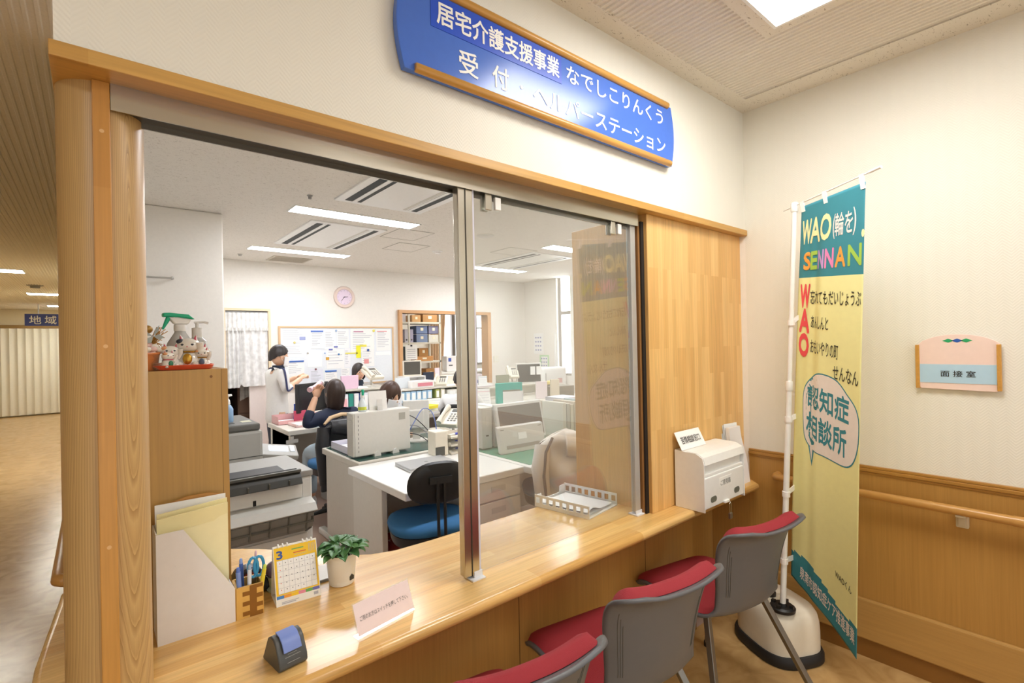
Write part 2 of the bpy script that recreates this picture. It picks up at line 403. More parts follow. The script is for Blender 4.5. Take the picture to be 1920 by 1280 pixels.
# front wall over the reception opening, right wall with wainscot
S(B().bx(-.05, 2.725, 0, .16, 2.063, 2.7), 'wall_front', paper_lobby)
S(B().bx(2.725, 2.80, -4, .0, 0, 2.7), 'wall_right', paper_right)
b = B().bx(2.717, 2.73, -4, .0, .10, .862).bx(2.717, 2.73, .0, .218, .0, .683); S(b, 'trim_1', wains)
b = B().bx(2.707, 2.73, -4, .0, .856, .872).bx(2.711, 2.73, -4, .0, .872, .884).bx(2.712, 2.73, -4, .0, .846, .856); S(b, 'trim_2', wood('chair_rail_wood', 'B88844', 'A87838', 'yxz', rough=.3, grain=.08, gs=(4, 90), blocks=False), bevel=.003)
S(B().bx(2.700, 2.73, -4, .10, .085, .27), 'trim_3', wood('kick_rail_wood', 'C29A5C', 'B48A4C', 'yxz', rough=.4, grain=.08, gs=(4, 90), blocks=False), bevel=.008)
S(B().bx(2.712, 2.73, -4, .10, 0, .085), 'baseboard_right', M('baseboard_brown', '8A5E28', .45))
# lintel over the opening, jamb strips, round pillar, timber pier
S(B().bx(-.057, 2.725, -.012, .2, 2.033, 2.063), 'trim_lintel', header_m, bevel=.002)
b = B(); b.tube([(.0195, .135, .72), (.0195, .135, 2.033)], .0745, 48); S(b, 'pillar', ash, smooth=40)
S(B().bx(.004, .033, .05, .075, .72, 2.033), 'trim_jamb', strip_m, bevel=.002)
b = B()
for z in (1.93, 1.49, 1.08): b.cyl((.019, .0505, z), (.019, .0495, z), .004, 12)
S(b, 'trim_plugs', M('jamb_plugs', 'D9AE78', .5))
S(B().bx(1.865, 2.725, .03, .477, .72, 2.033), 'wall_pier', lam, bevel=.002)
S(B().bx(1.832, 1.865, .055, .11, .72, 2.0), 'trim_jamb_2', M('jamb_brown', '8C6236', .4))
S(B().bx(1.845, 1.8655, .047, .056, .72, 2.0), 'trim_seal', black)
# counter front, below the worktop
b = B().bx(-.02, 2.35, .12, .16, 0, .69).bx(2.35, 2.725, .22, .26, 0, .69).bx(2.335, 2.35, .12, .26, 0, .69)
S(b, 'wall_counter_front', front_lam)
b = B()
for x in (.35, 1.165, 1.93): b.bx(x-.0015, x+.0015, .1195, .121, .06, .69)
S(b, 'trim_4', M('panel_joint', '5E3F18', .6))
S(B().bx(-.02, 2.34, .112, .121, 0, .06), 'baseboard_counter', M('baseboard_brown', '8A5E28', .45))
# office walls
WX = 6.8
S(B().bx(-.02, .04, .98, 3.87, 0, 2.7), 'wall_left', pier_wall)
S(B().bx(-.04, .912, 3.87, 6.44, 0, 2.7), 'wall_pier_left', pier_wall, bevel=.012)
b = B().bx(.9, 1.36, 6.44, 6.56, 0, 2.7).bx(1.36, 1.91, 6.44, 6.56, 2.0, 2.7).bx(1.91, 4.0, 6.44, 6.56, 0, 2.7).bx(4.0, 5.82, 6.44, 6.56, 2.02, 2.7).bx(5.82, 6.9, 6.44, 6.56, 0, 2.7)
S(b, 'wall_back', office_wall)
b = B().bx(WX, WX+.12, 5.52, 6.5, 0, 2.7).bx(WX, WX+.12, 2.6, 5.16, 0, 2.7).bx(WX, WX+.12, 5.16, 5.52, 0, .85).bx(WX, WX+.12, .1, 2.6, 0, 2.7)
S(b, 'wall_right_office', office_wall)
S(B().bx(2.725, WX+.1, .1, .2, 0, 2.7).bx(2.725, 2.8, 0, .2, 0, 2.7), 'wall_front_office', office_wall)
day = lamp_mat('daylit_pane', 'F4F8FF', 5.5)
b = B().bx(WX+.06, WX+.1, 5.16, 5.20, .89, 2.7).bx(WX+.06, WX+.1, 5.46, 5.52, .89, 2.7).bx(WX+.06, WX+.1, 5.2, 5.46, 2.0, 2.06).bx(WX, WX+.1, 5.16, 5.52, .85, .89)
w2 = S(b, 'window_2', M('window_frame_grey', 'A7A097', .5))
struct(B().bx(WX+.10, WX+.105, 5.18, 5.5, .88, 2.7).done('pane', day, w2))
# doorway with lace curtain, pale door panel, timber frame of the wide opening
S(B().bx(1.352, 1.372, 6.40, 6.50, 0, 2.0).bx(1.905, 1.94, 6.40, 6.50, 0, 2.0).bx(1.352, 1.94, 6.40, 6.5, 2.0, 2.035), 'door_1', M('door_frame_pale', 'E6D2B0', .5), bevel=.003)
S(B().bx(1.66, 1.91, 6.455, 6.49, 0, 1.99), 'door_2', M('door_leaf_pale', 'E4D8D2', .5))
fr = M('opening_frame', 'D0A070', .45)
S(B().bx(3.94, 4.0, 6.38, 6.60, 0, 2.02).bx(5.80, 5.88, 6.38, 6.60, 0, 2.02).bx(3.94, 5.88, 6.38, 6.60, 2.02, 2.075), 'door_3', fr, bevel=.004)
# small room behind the doorway and store room behind the opening
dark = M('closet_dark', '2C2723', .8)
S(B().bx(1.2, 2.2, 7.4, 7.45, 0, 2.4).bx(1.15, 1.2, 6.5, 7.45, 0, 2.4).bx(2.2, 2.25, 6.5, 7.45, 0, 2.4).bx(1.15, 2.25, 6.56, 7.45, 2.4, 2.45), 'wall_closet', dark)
S(B().bx(3.3, 3.36, 6.56, 9.2, 0, 2.6).bx(8.4, 8.46, 6.56, 9.2, 0, 2.6).bx(3.3, 8.46, 9.14, 9.2, 0, .95).bx(3.3, 6.2, 9.14, 9.2, .95, 2.6).bx(3.3, 8.46, 9.14, 9.2, 2.45, 2.6), 'wall_store', office_wall)
S(B().bx(3.3, 8.46, 6.56, 9.2, 2.6, 2.66), 'ceiling_store', ceil_office)
brz = M('window_bronze', '5E554C', .45)
b = B()
for x0, x1 in ((6.2, 6.27), (6.74, 6.84), (7.34, 7.50), (8.3, 8.4)): b.bx(x0, x1, 9.08, 9.16, 1.0, 2.40)
b.bx(6.2, 8.4, 9.08, 9.16, .95, 1.0).bx(6.2, 8.4, 9.08, 9.16, 2.40, 2.45).bx(7.5, 8.3, 9.09, 9.15, 1.86, 1.89)
w1 = S(b, 'window_1', brz)
struct(B().bx(6.22, 8.38, 9.16, 9.165, .98, 2.44).done('pane', lamp_mat('daylit_store', 'F4F8FF', 4.0), w1))
# corridor: far wall, folding partition
S(B().bx(-4.2, 1.0, 15.1, 15.2, 0, 2.6), 'wall_far', M('corridor_wall', 'E2D6B8', .7))
S(B().bx(-4.2, -4.1, -4, 15.2, 0, 2.7), 'wall_far_left', M('corridor_wall', 'E2D6B8', .7))
S(B().bx(-.06, -.02, .98, 15.1, 0, 2.6), 'wall_corridor', M('corridor_wall', 'E2D6B8', .7))
S(B().bx(-3.6, .5, 15.02, 15.1, 2.05, 2.13), 'trim_6', M('partition_track', '9A7B48', .5))
t = thing('folding_partition', 'white pleated folding partition closing the far end of the corridor', 'partition', (-2, 15.0, 0))
pm = M('partition_vinyl', 'EFECE0', .6)
for i in range(8):
    x0 = -1.4+i*.41
    b = B(); b.sheet(lambda u, v, x0=x0: Vector((x0+u*.41, .04*abs(math.sin(u*math.pi*3)), .03+v*2.02)), 24, 1); b.done('panel', pm, t, solid=.01)
# ---------------------------------------------------------------- ceiling lights (the rooms' own lamps, plus unseen ones added for light)
tube_m = lamp_mat('tube_light', 'F8FAFF', 23)
def ceiling_lamp(x0, x1, y0, y1, z, label, mat, group, rim=.012, name='ceiling_light'):
    t = thing(name, label, 'ceiling light', ((x0+x1)/2, (y0+y1)/2, z), 0, group)
    a, c = (x1-x0)/2, (y1-y0)/2
    B().bx(-a-rim, a+rim, -c-rim, -c, -.008, .02).bx(-a-rim, a+rim, c, c+rim, -.008, .02).bx(-a-rim, -a, -c, c, -.008, .02).bx(a, a+rim, -c, c, -.008, .02).done('frame', white_pl, t)
    B().bx(-a, a, -c, c, -.006, .01).done('diffuser', mat, t)
    return t
g = 'strip lights in the office ceiling'
ceiling_lamp(1.35, 2.55, 3.20, 3.42, 2.7, 'long strip light between the two slotted air vents left of the steel post', tube_m, g)
ceiling_lamp(1.46, 2.66, 5.26, 5.48, 2.7, 'long strip light nearest the back wall, above the wall clock', tube_m, g)
ceiling_lamp(4.5, 5.7, 5.12, 5.34, 2.7, 'long strip light seen through the glass just right of the steel post', tube_m, g)
ceiling_lamp(4.45, 5.65, 3.20, 3.42, 2.7, 'strip light seen through the glass beside the timber pier reflection', tube_m, g)
ceiling_lamp(1.4, 2.6, 1.15, 1.37, 2.7, 'strip light in the office ceiling just behind the wall above the counter', tube_m, g)
ceiling_lamp(4.45, 5.65, 1.15, 1.37, 2.7, 'strip light in the office ceiling behind the timber pier', tube_m, g)
sq_m = lamp_mat('square_light', 'FFFCF6', 11.5)
B().bx(1.30, 2.10, -1.17, -.39, 2.688, 2.705).done('ceiling_light_border', ceil_flat)['kind'] = 'structure'
ceiling_lamp(1.40, 2.04, -1.08, -.455, 2.688, 'large square ceiling light over the lobby chairs', sq_m, 'square lights in the lobby ceiling')
ceiling_lamp(-1.6, -.96, -2.4, -1.76, 2.698, 'added unseen square ceiling light over the lobby behind the camera', sq_m, 'square lights in the lobby ceiling')  # unseen lamp, added to brighten the left foreground
ceiling_lamp(1.40, 2.04, -3.4, -2.76, 2.698, 'added unseen square ceiling light at the back of the lobby', sq_m, 'square lights in the lobby ceiling')  # unseen lamp, added to light the lobby from behind the camera
cm = lamp_mat('corridor_light', 'FFFDF0', 22)
ceiling_lamp(-1.9, -.66, 7.3, 7.62, 2.5, 'nearest of the strip lights in the corridor ceiling', cm, 'strip lights in the corridor ceiling')
ceiling_lamp(-.86, .0-.1, 10.5, 10.85, 2.5, 'second of the strip lights along the corridor ceiling', cm, 'strip lights in the corridor ceiling')
ceiling_lamp(-.76, -.1, 13.5, 13.85, 2.5, 'farthest of the strip lights along the corridor ceiling', cm, 'strip lights in the corridor ceiling')
ceiling_lamp(5.2, 6.4, 7.2, 7.4, 2.6, 'added unseen strip light brightening the store room', cm, 'added lights of the store room')  # no lamp is visible here; added to lift the dark store room
# ---------------------------------------------------------------- air conditioners, hatches, detectors
slot = M('vent_slot', '2E3434', .6)
def cassette(x0, x1, y0, y1, z, label):
    t = thing('air_conditioner', label, 'air conditioner', ((x0+x1)/2, (y0+y1)/2, z), 0, 'ceiling air conditioners')
    a, c = (x1-x0)/2, (y1-y0)/2
    B().bx(-a, a, -c, c, -.012, .01).done('panel', white_pl, t, bevel=.004)
    for s in (-1, 1):
        xs = s*(a-.10)
        B().bx(xs-.032, xs+.032, -c+.06, c-.06, -.0135, -.011).done('outlet_slot', slot, t)
        xi = s*(a-.19)
        B().bx(xi-.016, xi+.016, -c+.06, c-.06, -.0135, -.011).done('inlet_slot', slot if s < 0 else grey_lt, t)
        B().box((xs+s*-.045, 0, -.014), (.03, 2*c-.12, .006), m=0).done('louvre', white_pl, t)
cassette(1.54, 2.34, 1.5, 2.83, 2.7, 'slotted ceiling air conditioner nearest the counter window')
cassette(1.62, 2.40, 3.62, 4.94, 2.7, 'slotted ceiling air conditioner between the two strip lights')
cassette(4.55, 5.35, 3.7, 5.0, 2.7, 'slotted ceiling air conditioner seen through the glass')
cassette(-2.0, -.95, 5.3, 6.5, 2.5, 'slotted air conditioner in the corridor ceiling')
line = M('hatch_line', 'B9B3A8', .6)
def hatch(px, label, z=2.7):
    P = [at(x, y, Z=z) for x, y in px]; x0, x1 = min(p.x for p in P), max(p.x for p in P); y0, y1 = min(p.y for p in P), max(p.y for p in P)
    t = thing('access_hatch', label, 'ceiling hatch', ((x0+x1)/2, (y0+y1)/2, z), 0, 'ceiling access hatches'); a, c = (x1-x0)/2, (y1-y0)/2; w = .006
    B().bx(-a, a, -c, -c+w, -.004, .004).bx(-a, a, c-w, c, -.004, .004).bx(-a, -a+w, -c+w, c-w, -.004, .004).bx(a-w, a, -c+w, c-w, -.004, .004).done('frame', line, t)
    B().bx(-a+w, a-w, -c+w, c-w, -.002, .004).done('panel', ceil_office, t)
hatch([(712, 443), (752, 431), (815, 437), (775, 451)], 'square access hatch in the ceiling nearer the strip light')
hatch([(716, 466), (750, 455), (806, 461), (772, 472)], 'square access hatch in the ceiling nearer the back wall')
hatch([(925, 472), (958, 463), (1005, 470), (968, 479)], 'square access hatch seen through the glass in the ceiling')
def disc(px, py, r, h, label, name, cat, mat, z=2.7):
    p = at(px, py, Z=z); t = thing(name, label, cat, (p.x, p.y, z))
    B().lathe([(r, .004), (r, -.004), (r*.85, -.008)], n=24).done('base', mat, t, smooth=40)
    B().lathe([(r*.6, -.006), (r*.55, -h), (0, -h)], n=20).done('head', mat, t, smooth=40)
disc(820, 471, .07, .03, 'round smoke detector on the ceiling left of the steel post', 'smoke_detector', 'smoke detector', white_pl)
disc(910, 442, .1, .010, 'round pale speaker grille in the ceiling seen through the glass', 'ceiling_speaker', 'speaker', grey_lt)
disc(581, 366, .022, .03, 'small dark sensor in the ceiling above the first strip light', 'ceiling_sensor', 'sensor', grey_mid)
disc(450, 476, .03, .03, 'tiny sensor in the ceiling near the left pier', 'ceiling_sensor', 'sensor', grey_lt)
disc(66, 535, .1, .04, 'round smoke detector on the corridor ceiling', 'smoke_detector', 'smoke detector', grey_mid, 2.5)
p = at(542, 486, Z=2.7); t = thing('ceiling_vent', 'beige square vent in the ceiling near the back wall', 'vent', (p.x, p.y, 2.7))
B().bx(-.25, .25, -.2, .2, -.008, .004).done('plate', M('vent_beige', 'C9C0B0', .6), t)
for i in range(8): B().bx(-.22, .22, -.17+i*.045, -.155+i*.045, -.012, -.008).done('slat', M('vent_beige2', 'B9B0A0', .6), t)
# ================================================================ reception worktop, sliding glass
def arc(cx, cy, r, a0, a1, n): return [(cx+r*math.cos(D2R(a0+(a1-a0)*i/n)), cy+r*math.sin(D2R(a0+(a1-a0)*i/n))) for i in range(n+1)]
poly = [(-.122, .02)] + [(-.10, -.075), (2.66, -.075)] + [(2.715, -.02)] + [(2.717, .47), (1.0, .455)] + [(.85, .462), (.77, .49), (.72, .53), (.65, .61), (.57, .72), (.48, .825), (.40, .90), (.30, .95), (.0, .955)] + [(-.06, .93), (-.09, .88), (-.122, .42)]
b = B(); b.prism(poly, (0, 0, .684), X_, Y_, (0, 0, .036))
ct = b.done('reception_counter', counter_m, smooth=30); md = ct.modifiers.new('b', 'BEVEL'); md.width = .0165; md.segments = 5; md.limit_method = 'ANGLE'; md.angle_limit = D2R(60)
tag(ct, 'long glossy laminated timber counter top under the sliding glass window', 'counter')
# stainless track above the glass
t = thing('sliding_track', 'stainless steel overhead track running under the timber lintel', 'track', (.03, .055, 2.0))
B().bx(.034, 1.835, .052, .056, 1.978, 2.033).done('face', steel, t, w=True)
B().bx(.034, 1.835, .056, .11, 1.985, 2.033).done('channel', steel_dark, t, w=True)
B().bx(.034, 1.835, .106, .11, 1.972, 2.0).done('rear_lip', steel, t, w=True)
t = thing('sliding_glass_door', 'clear sliding glass pane with steel post standing on the counter', 'sliding window', (.93, .075, .722))
B().bx(.955, 1.825, .071, .079, .733, 1.99).done('pane', glass, t, w=True)
b = B().bx(.895, .952, .060, .068, .735, 1.985).bx(.897, .950, .068, .092, .735, 1.985)
b.done('post', steel, t, bevel=.002, w=True)
B().bx(.9215, .9245, .058, .0605, .735, 1.985).done('groove', steel_dark, t, w=True)
B().bx(.952, .962, .066, .084, .735, 1.985).done('edge_seal', M('clear_seal', 'D9D8E4', .25), t, w=True)
b = B().bx(.915, .965, .045, .10, .7205, .726).bx(.93, .962, .058, .064, .726, .745).bx(.93, .962, .086, .092, .726, .745)
b.done('foot_clip', M('clip_plastic', 'E4E6EA', .2), t, bevel=.001, w=True)
B().bx(1.785, 1.835, .05, .10, .7205, .727).bx(1.79, 1.83, .06, .066, .727, .742).done('foot_clip', M('clip_plastic', 'E4E6EA', .2), t, bevel=.001, w=True)
B().bx(1.79, 1.825, .062, .086, .735, 1.985).done('edge_stile', M('clear_stile', 'B5B2AE', .25, .3), t, w=True, bevel=.003)
for x in (1.005, 1.66):
    h = B().bx(x, x+.028, .060, .068, 1.925, 1.985).bx(x, x+.028, .084, .092, 1.925, 1.985).done('hanger', steel, t, w=True, bevel=.002)
    B().bx(x+.040, x+.065, .057, .068, 1.93, 1.972).done('stopper', white_pl, t, w=True, bevel=.002)
# ================================================================ hanging blue sign
t = thing('reception_sign', 'long blue sign board with white writing and timber rails on the wall above the window', 'sign', (1.32, -.002, 2.38))
sblue = M('sign_blue', '4A74D0', .22); sdark = M('sign_sticker', '2453CC', .34)
R = []
for i in range(13):
    q = -1+2*i/12; R.append((1.985+.03*math.cos(q*1.3)-.012, 2.378+q*.131))
for i in range(13):
    q = 1-2*i/12; R.append((.665-.03*math.cos(q*1.3)+.012, 2.378+q*.131))
b = B(); b.prism(R, (0, -.028, 0), X_, Z_, (0, .022, 0)); b.done('board', sblue, t, w=True, bevel=.002)
b = B(); b.bx(.9, 1.8, -.006, -.001, 2.33, 2.43); b.done('wall_bracket', white_pl, t, w=True)
for z, x0, x1 in ((2.256, .700, 1.968), (2.508, .72, 1.955)):
    b = B(); b.tube([(x0, -.03, z), (x0+.004, -.03, z), (x1-.004, -.03, z), (x1, -.03, z)], [.009, .012, .012, .009], 14, flat=1.15); b.done('rail', sign_wood, t, smooth=40, w=True)
B().bx(.755, 1.288, -.0295, -.0278, 2.395, 2.492).done('sticker', sdark, t, w=True)
wht = M('sign_white', 'F6F6F2', .5); o_ = lambda x, z: (x, -.0284, z)
b = B(); b.text('居宅介護支援事業', (1.025, -.0298, 2.4435), X_, Z_, .50, .066, bold=.022)
b.done('lettering', wht, t, w=True); b = B(); b.text('なでしこりんくう', o_(1.615, 2.443), X_, Z_, .60, .062, bold=.012)
b.done('lettering', wht, t, w=True); b = B(); b.text('受', o_(.885, 2.328), X_, Z_, .070, .072, bold=.014); b.done('lettering', wht, t, w=True); b = B(); b.text('付', o_(1.010, 2.326), X_, Z_, .066, .070, bold=.014); b.done('lettering', wht, t, w=True); b = B(); b.text('・', o_(1.098, 2.324), X_, Z_, .012, bold=.01)
b.done('lettering', wht, t, w=True); b = B(); b.text('ヘルパーステーション', o_(1.54, 2.322), X_, Z_, .78, .064, bold=.012)
b.done('lettering', wht, t, w=True)
# room sign on the right wall
t = thing('room_sign', 'small pink and blue name plate reading interview room on the right wall', 'sign', (2.715, -.863, 1.36))
E1 = [(-.735, 1.262), (-.745, 1.252), (-.980, 1.248), (-.988, 1.256), (-.988, 1.440)]
for i in range(1, 16):
    q = -1+2*i/16; E1.append((-.8615+q*.1265, 1.440+.038*(1-q*q)**.8))
E1.append((-.735, 1.436))
b = B(); b.prism(E1, (2.716, 0, 0), Y_, Z_, (-.008, 0, 0)); b.done('plate', M('sign_pink', 'F0D6CC', .4), t, w=True, bevel=.001)
B().bx(2.7065, 2.7085, -.983, -.739, 1.277, 1.354).done('name_band', M('sign_pale_blue', 'B4D3E8', .4), t, w=True)
for y in (-.734, -.986): B().bx(2.701, 2.716, y-.007, y+.007, 1.252, 1.436).done('side_bar', sign_wood, t, w=True, bevel=.002)
b = B(); b.text('面 接 室', (2.7062, -.863, 1.316), -Y_, Z_, .108, .025, bold=.008)
b.done('lettering', ink, t, w=True)
b = B()
for y, m in ((-.835, 0), (-.863, 1), (-.891, 0)): b.prism([(-.019, 0), (0, -.008), (.019, 0), (0, .008)], (2.7078, y, 1.452), Y_, Z_, (-.001, 0, 0), m)
b.done('emblem', [M('emblem_green', '2FA66A', .4), M('emblem_blue', '2F62B8', .4)], t, w=True)
# handrail with bracket
t = thing('handrail', 'round timber handrail along the right wall with a plastic bracket', 'handrail', (2.66, -.6, .77))
b = B(); b.tube([(2.725, -.150, .768), (2.69, -.150, .768), (2.668, -.155, .768), (2.66, -.172, .768), (2.66, -1.0, .768), (2.66, -3.4, .768)], .0185, 16); b.done('rail', rail_wood, t, smooth=50, w=True)
b = B(); b.tube([(2.66, -1.02, .768), (2.66, -1.12, .768)], .0205, 16); b.done('joint_sleeve', rail_wood, t, smooth=50, w=True)
for y in (-.868, -1.8):
    br = B().bx(2.650, 2.7, y-.016, y+.016, .742, .752).bx(2.69, 2.712, y-.02, y+.02, .692, .752).done('bracket', M('bracket_plastic', 'CFC2A8', .4), t, w=True, bevel=.004)
    B().bx(2.686, 2.69, y-.012, y+.012, .70, .735).done('bracket_cap', M('bracket_plastic', 'CFC2A8', .4), t, w=True, bevel=.002)
t = thing('corridor_handrail', 'end of a timber handrail in the corridor beyond the round pillar', 'handrail', (-.12, 1.0, .72))
b = B(); b.tube([(-.065, .99, .72), (-.09, .985, .72), (-.100, 1.0, .72), (-.100, 1.05, .72), (-.100, 6, .72)], .021, 14); b.done('rail', rail_wood, t, smooth=50, w=True)
B().bx(-.10, -.0595, 1.2, 1.24, .66, .705).done('bracket', M('bracket_plastic', 'CFC2A8', .4), t, w=True, bevel=.004)
t = thing('corridor_sign', 'dark blue hanging sign with white writing at the end of the corridor', 'sign', (-.75, 13.2, 2.25))
P0 = at(46, 588, Y=13.2); P1 = at(140, 611, Y=13.2)
B().bx(P0.x, P1.x+.9, 13.19, 13.22, P1.z, P0.z).done('board', M('corridor_sign_blue', '2F3F92', .4), t, w=True)
b = B(); cz = (P0.z+P1.z)/2; hh = (P0.z-P1.z)
for ch, px in (('地', 66), ('域', 95), ('交', 124), ('流', 153)): b.text(ch, (at(px, 599, Y=13.19).x, 13.189, cz), X_, Z_, hh*.72, hh*.7, bold=.012)
b.done('lettering', wht, t, w=True)
B().bx(P0.x+.2, P0.x+.22, 13.2, 13.21, P0.z, 2.5).bx(P1.x+.6, P1.x+.62, 13.2, 13.21, P0.z, 2.5).done('hanger', alu, t, w=True)
# ================================================================ banner stand and flag
t = thing('banner_stand', 'white pole on a beige water filled base holding the yellow banner', 'banner stand', (2.49, -.21, 0))
bz = D2R(-28); bc = (2.505, -.215)
b = B(); b.loft([superring(bc, .155*k, .19*k, z, 40, 3.0, bz) for k, z in ((.97, 0), (1.0, .006), (1.0, .035), (.96, .05))]); b.done('rubber_skirt', rubber, t, smooth=50, w=True)
b = B(); b.loft([superring(bc, .141*k, .172*k, z, 40, 3.2, bz) for k, z in ((1.0, .045), (1.0, .13), (.985, .17), (.94, .205), (.85, .228), (.70, .24), (.4, .247))]); b.done('tank', M('tank_beige', 'E6DECB', .35), t, smooth=60, w=True)
b = B(); b.lathe([(.052, .236), (.054, .25), (.045, .258), (.02, .258), (.018, .27), (0, .27)], (2.40, -.285, 0), 24)
for k in range(4): b.box((2.40+.04*math.cos(k*1.57), -.285+.04*math.sin(k*1.57), .262), (.016, .016, .014), k*1.57)
b.done('pole_socket', black, t, smooth=35, w=True)
b = B(); b.lathe([(.026, .24), (.026, .265), (.012, .268), (.012, .29), (0, .29)], (2.47, -.20, 0), 20); b.done('filler_cap', black, t, smooth=35, w=True)
b = B(); b.box((2.372, -.255, .035), (.006, .11, .016), bz+.1); b.done('base_sticker', M('sticker_white', 'DCDCD8', .5), t, w=True)
p0, p1 = Vector((2.396, -.288, .26)), Vector((2.466, -.349, 2.085)); pt = lambda z: p0+(p1-p0)*((z-p0.z)/(p1.z-p0.z))
b = B(); b.tube([p0, pt(1.26)], .0125, 16); b.tube([pt(1.26), pt(2.06)], .0105, 16); b.tube([pt(1.235), pt(1.24), pt(1.275), pt(1.28)], [.014, .016, .016, .014], 16); b.done('pole', white_pl, t, smooth=50, w=True)
b = B(); b.tube([pt(2.05), pt(2.055), pt(2.09), pt(2.094)], [.013, .0155, .0155, .012], 16); b.done('pole_cap', white_pl, t, smooth=50, w=True)
dr = (Vector((2.262, -.712, 2.105))-Vector((2.466, -.349, 2.08))).normalized()
b = B(); b.tube([Vector((2.466, -.349, 2.078))-dr*.07, Vector((2.262, -.712, 2.104))], .0032, 8); b.tube([Vector((2.262, -.712, 2.104))-dr*.03, Vector((2.262, -.712, 2.104))+dr*.02], .006, 8); b.done('cross_arm', white_pl, t, smooth=50, w=True)
t = thing('banner_flag', 'tall teal and yellow cloth banner with coloured lettering hanging by the right wall', 'banner', (2.40, -.49, 2.06))
TL, BL, TR, BR = Vector((2.445, -.386, 2.062)), Vector((2.499, -.292, .367)), Vector((2.282, -.672, 2.071)), Vector((2.329, -.589, .181))
fd = (TR-TL); fd.z = 0; fd.normalize(); fn_ = Vector((fd.y, -fd.x, 0))
if fn_.x > 0: fn_ = -fn_
def flag(a, v, lift=0):
    """a 0..1 across the cloth, v 0..1 from the top edge to the bottom edge"""
    L_ = TL.lerp(BL, v); R_ = TR.lerp(BR, v); p = L_.lerp(R_, a)
    e = math.sin(min(1, v*4)*math.pi/2)
    w = .007*math.sin(a*17+v*1.1)*math.exp(-((a-.28)/.22)**2)*e*(1-.7*v) + .010*math.sin(a*3.3+v*2.4)*e + .004*math.sin(a*30+v*3)*math.exp(-((a-.2)/.15)**2)*e*(1-.8*v) + .012*math.sin(v*3.1)*a
    return p + fn_*(w+lift)
Tm = lambda t: t/1.8
cols = ['teal', 'yel']
tealm = M('flag_teal', '3A8B9A', .75); yelm = M('flag_yellow', 'F3F0AC', .75)
def band_top(a): return Tm(1.668 - .022*math.sin(a*6.0))
b = B(); NV = 150; NA = 44
vs = []; rowv = [j/NV for j in range(NV+1)]
for v in rowv:
    for i in range(NA+1): vs.append(flag(i/NA, v))
fs = []; ms = []
for j in range(NV):
    for i in range(NA):
        fs.append((j*(NA+1)+i, j*(NA+1)+i+1, (j+1)*(NA+1)+i+1, (j+1)*(NA+1)+i))
        vm = (j+.5)/NV; am = (i+.5)/NA
        ms.append(0 if (vm < Tm(.335) or vm > band_top(am)) else 1)
b.add(vs, fs); b.m = ms
b.done('cloth', [tealm, yelm], t, smooth=80, solid=.0008, w=True)
FW = .34
def ftext(b, s, a0, a1, t0, t1, m, bold=.03):
    ac, tc = (a0+a1)/2+.018, (t0+t1)/2
    b.text(s, None, None, None, a1-a0, t1-t0, m, bold, fn=lambda x, y: flag(ac+x, Tm(tc-y), .0018), nrm=fn_)
b = B()
cream, orange, lgreen, lilac, pink, fred, fblk, fwh = [M('flag_'+n, c, .75) for n, c in (('cream', 'F4EFB4'), ('orange', 'F2A64A'), ('green', 'A5CC55'), ('lilac', 'C9A0DC'), ('pink', 'F28CC0'), ('red', 'F0565E'), ('black', '3A3A2E'), ('white', 'EFE9E4'))]
fm = [cream, orange, lgreen, lilac, pink, fred, fblk, fwh, tealm]
for s, a0, a1 in (('W', .03, .18), ('A', .175, .335), ('O', .345, .515)): ftext(b, s, a0, a1, .075, .178, 0, .035)
ftext(b, '(', .545, .575, .085, .185, 7, .01); ftext(b, '輪を', .575, .83, .085, .175, 7, .012); ftext(b, ')', .835, .875, .08, .185, 7, .01); ftext(b, '.', .955, .985, .175, .195, 0)
for s, a0, a1, m in (('S', .08, .19, 1), ('E', .2, .3, 2), ('N', .325, .425, 3), ('N', .45, .57, 4), ('A', .60, .74, 1), ('N', .78, .955, 2)): ftext(b, s, a0, a1, .224, .298, m, .04)
for s, t0 in (('W', .372), ('A', .485), ('O', .598)): ftext(b, s, .045, .205, t0, t0+.098, 5, .05)
ftext(b, '忘れてもだいじょうぶ', .215, .965, .395, .455, 6, .006); ftext(b, 'あんしんと', .235, .52, .508, .562, 6, .006)
ftext(b, 'おもいやりの町', .235, .67, .615, .675, 6, .006); ftext(b, 'せんなん', .60, .95, .700, .757, 6, .006)
# speech bubble
def blob(k, lift):
    pts = []
    for i in range(60):
        q = 2*math.pi*i/60; rr = 1+.05*math.cos(3*q+.6)+.03*math.sin(5*q)
        x = .555+.41*k*rr*math.copysign(abs(math.cos(q))**.75, math.cos(q)); y = .938-.172*k*rr*math.copysign(abs(math.sin(q))**.75, math.sin(q))
        pts.append((x, y))
    return pts
def flagpoly(b, pts, lift, m):
    cx, cy = sum(p[0] for p in pts)/len(pts), sum(p[1] for p in pts)/len(pts); n = len(pts); K = 7; vs = [flag(cx, Tm(cy), lift)]; fs = []
    for k in range(1, K+1):
        vs += [flag(cx+(x-cx)*k/K, Tm(cy+(y-cy)*k/K), lift) for x, y in pts]
    for i in range(n):
        fs.append((0, 1+i, 1+(i+1) % n))
        for k in range(K-1):
            o = 1+k*n; fs.append((o+i, o+n+i, o+n+(i+1) % n, o+(i+1) % n))
    b.add(vs, fs, m)
flagpoly(b, blob(1.03, 0), .0011, 8); flagpoly(b, [(.24, 1.05), (.38, 1.07), (.345, 1.12), (.31, 1.185), (.245, 1.10)], .0011, 8)
flagpoly(b, blob(1.0, 0), .0014, 7); flagpoly(b, [(.265, 1.03), (.36, 1.05), (.325, 1.10), (.303, 1.16), (.265, 1.10)], .0014, 7)
ftext(b, '認知症', .21, .83, .815, .918, 8, .028); ftext(b, '相談所', .20, .80, .945, 1.055, 8, .028)
ftext(b, 'WAOくん', .66, .90, 1.545, 1.575, 6, .004)
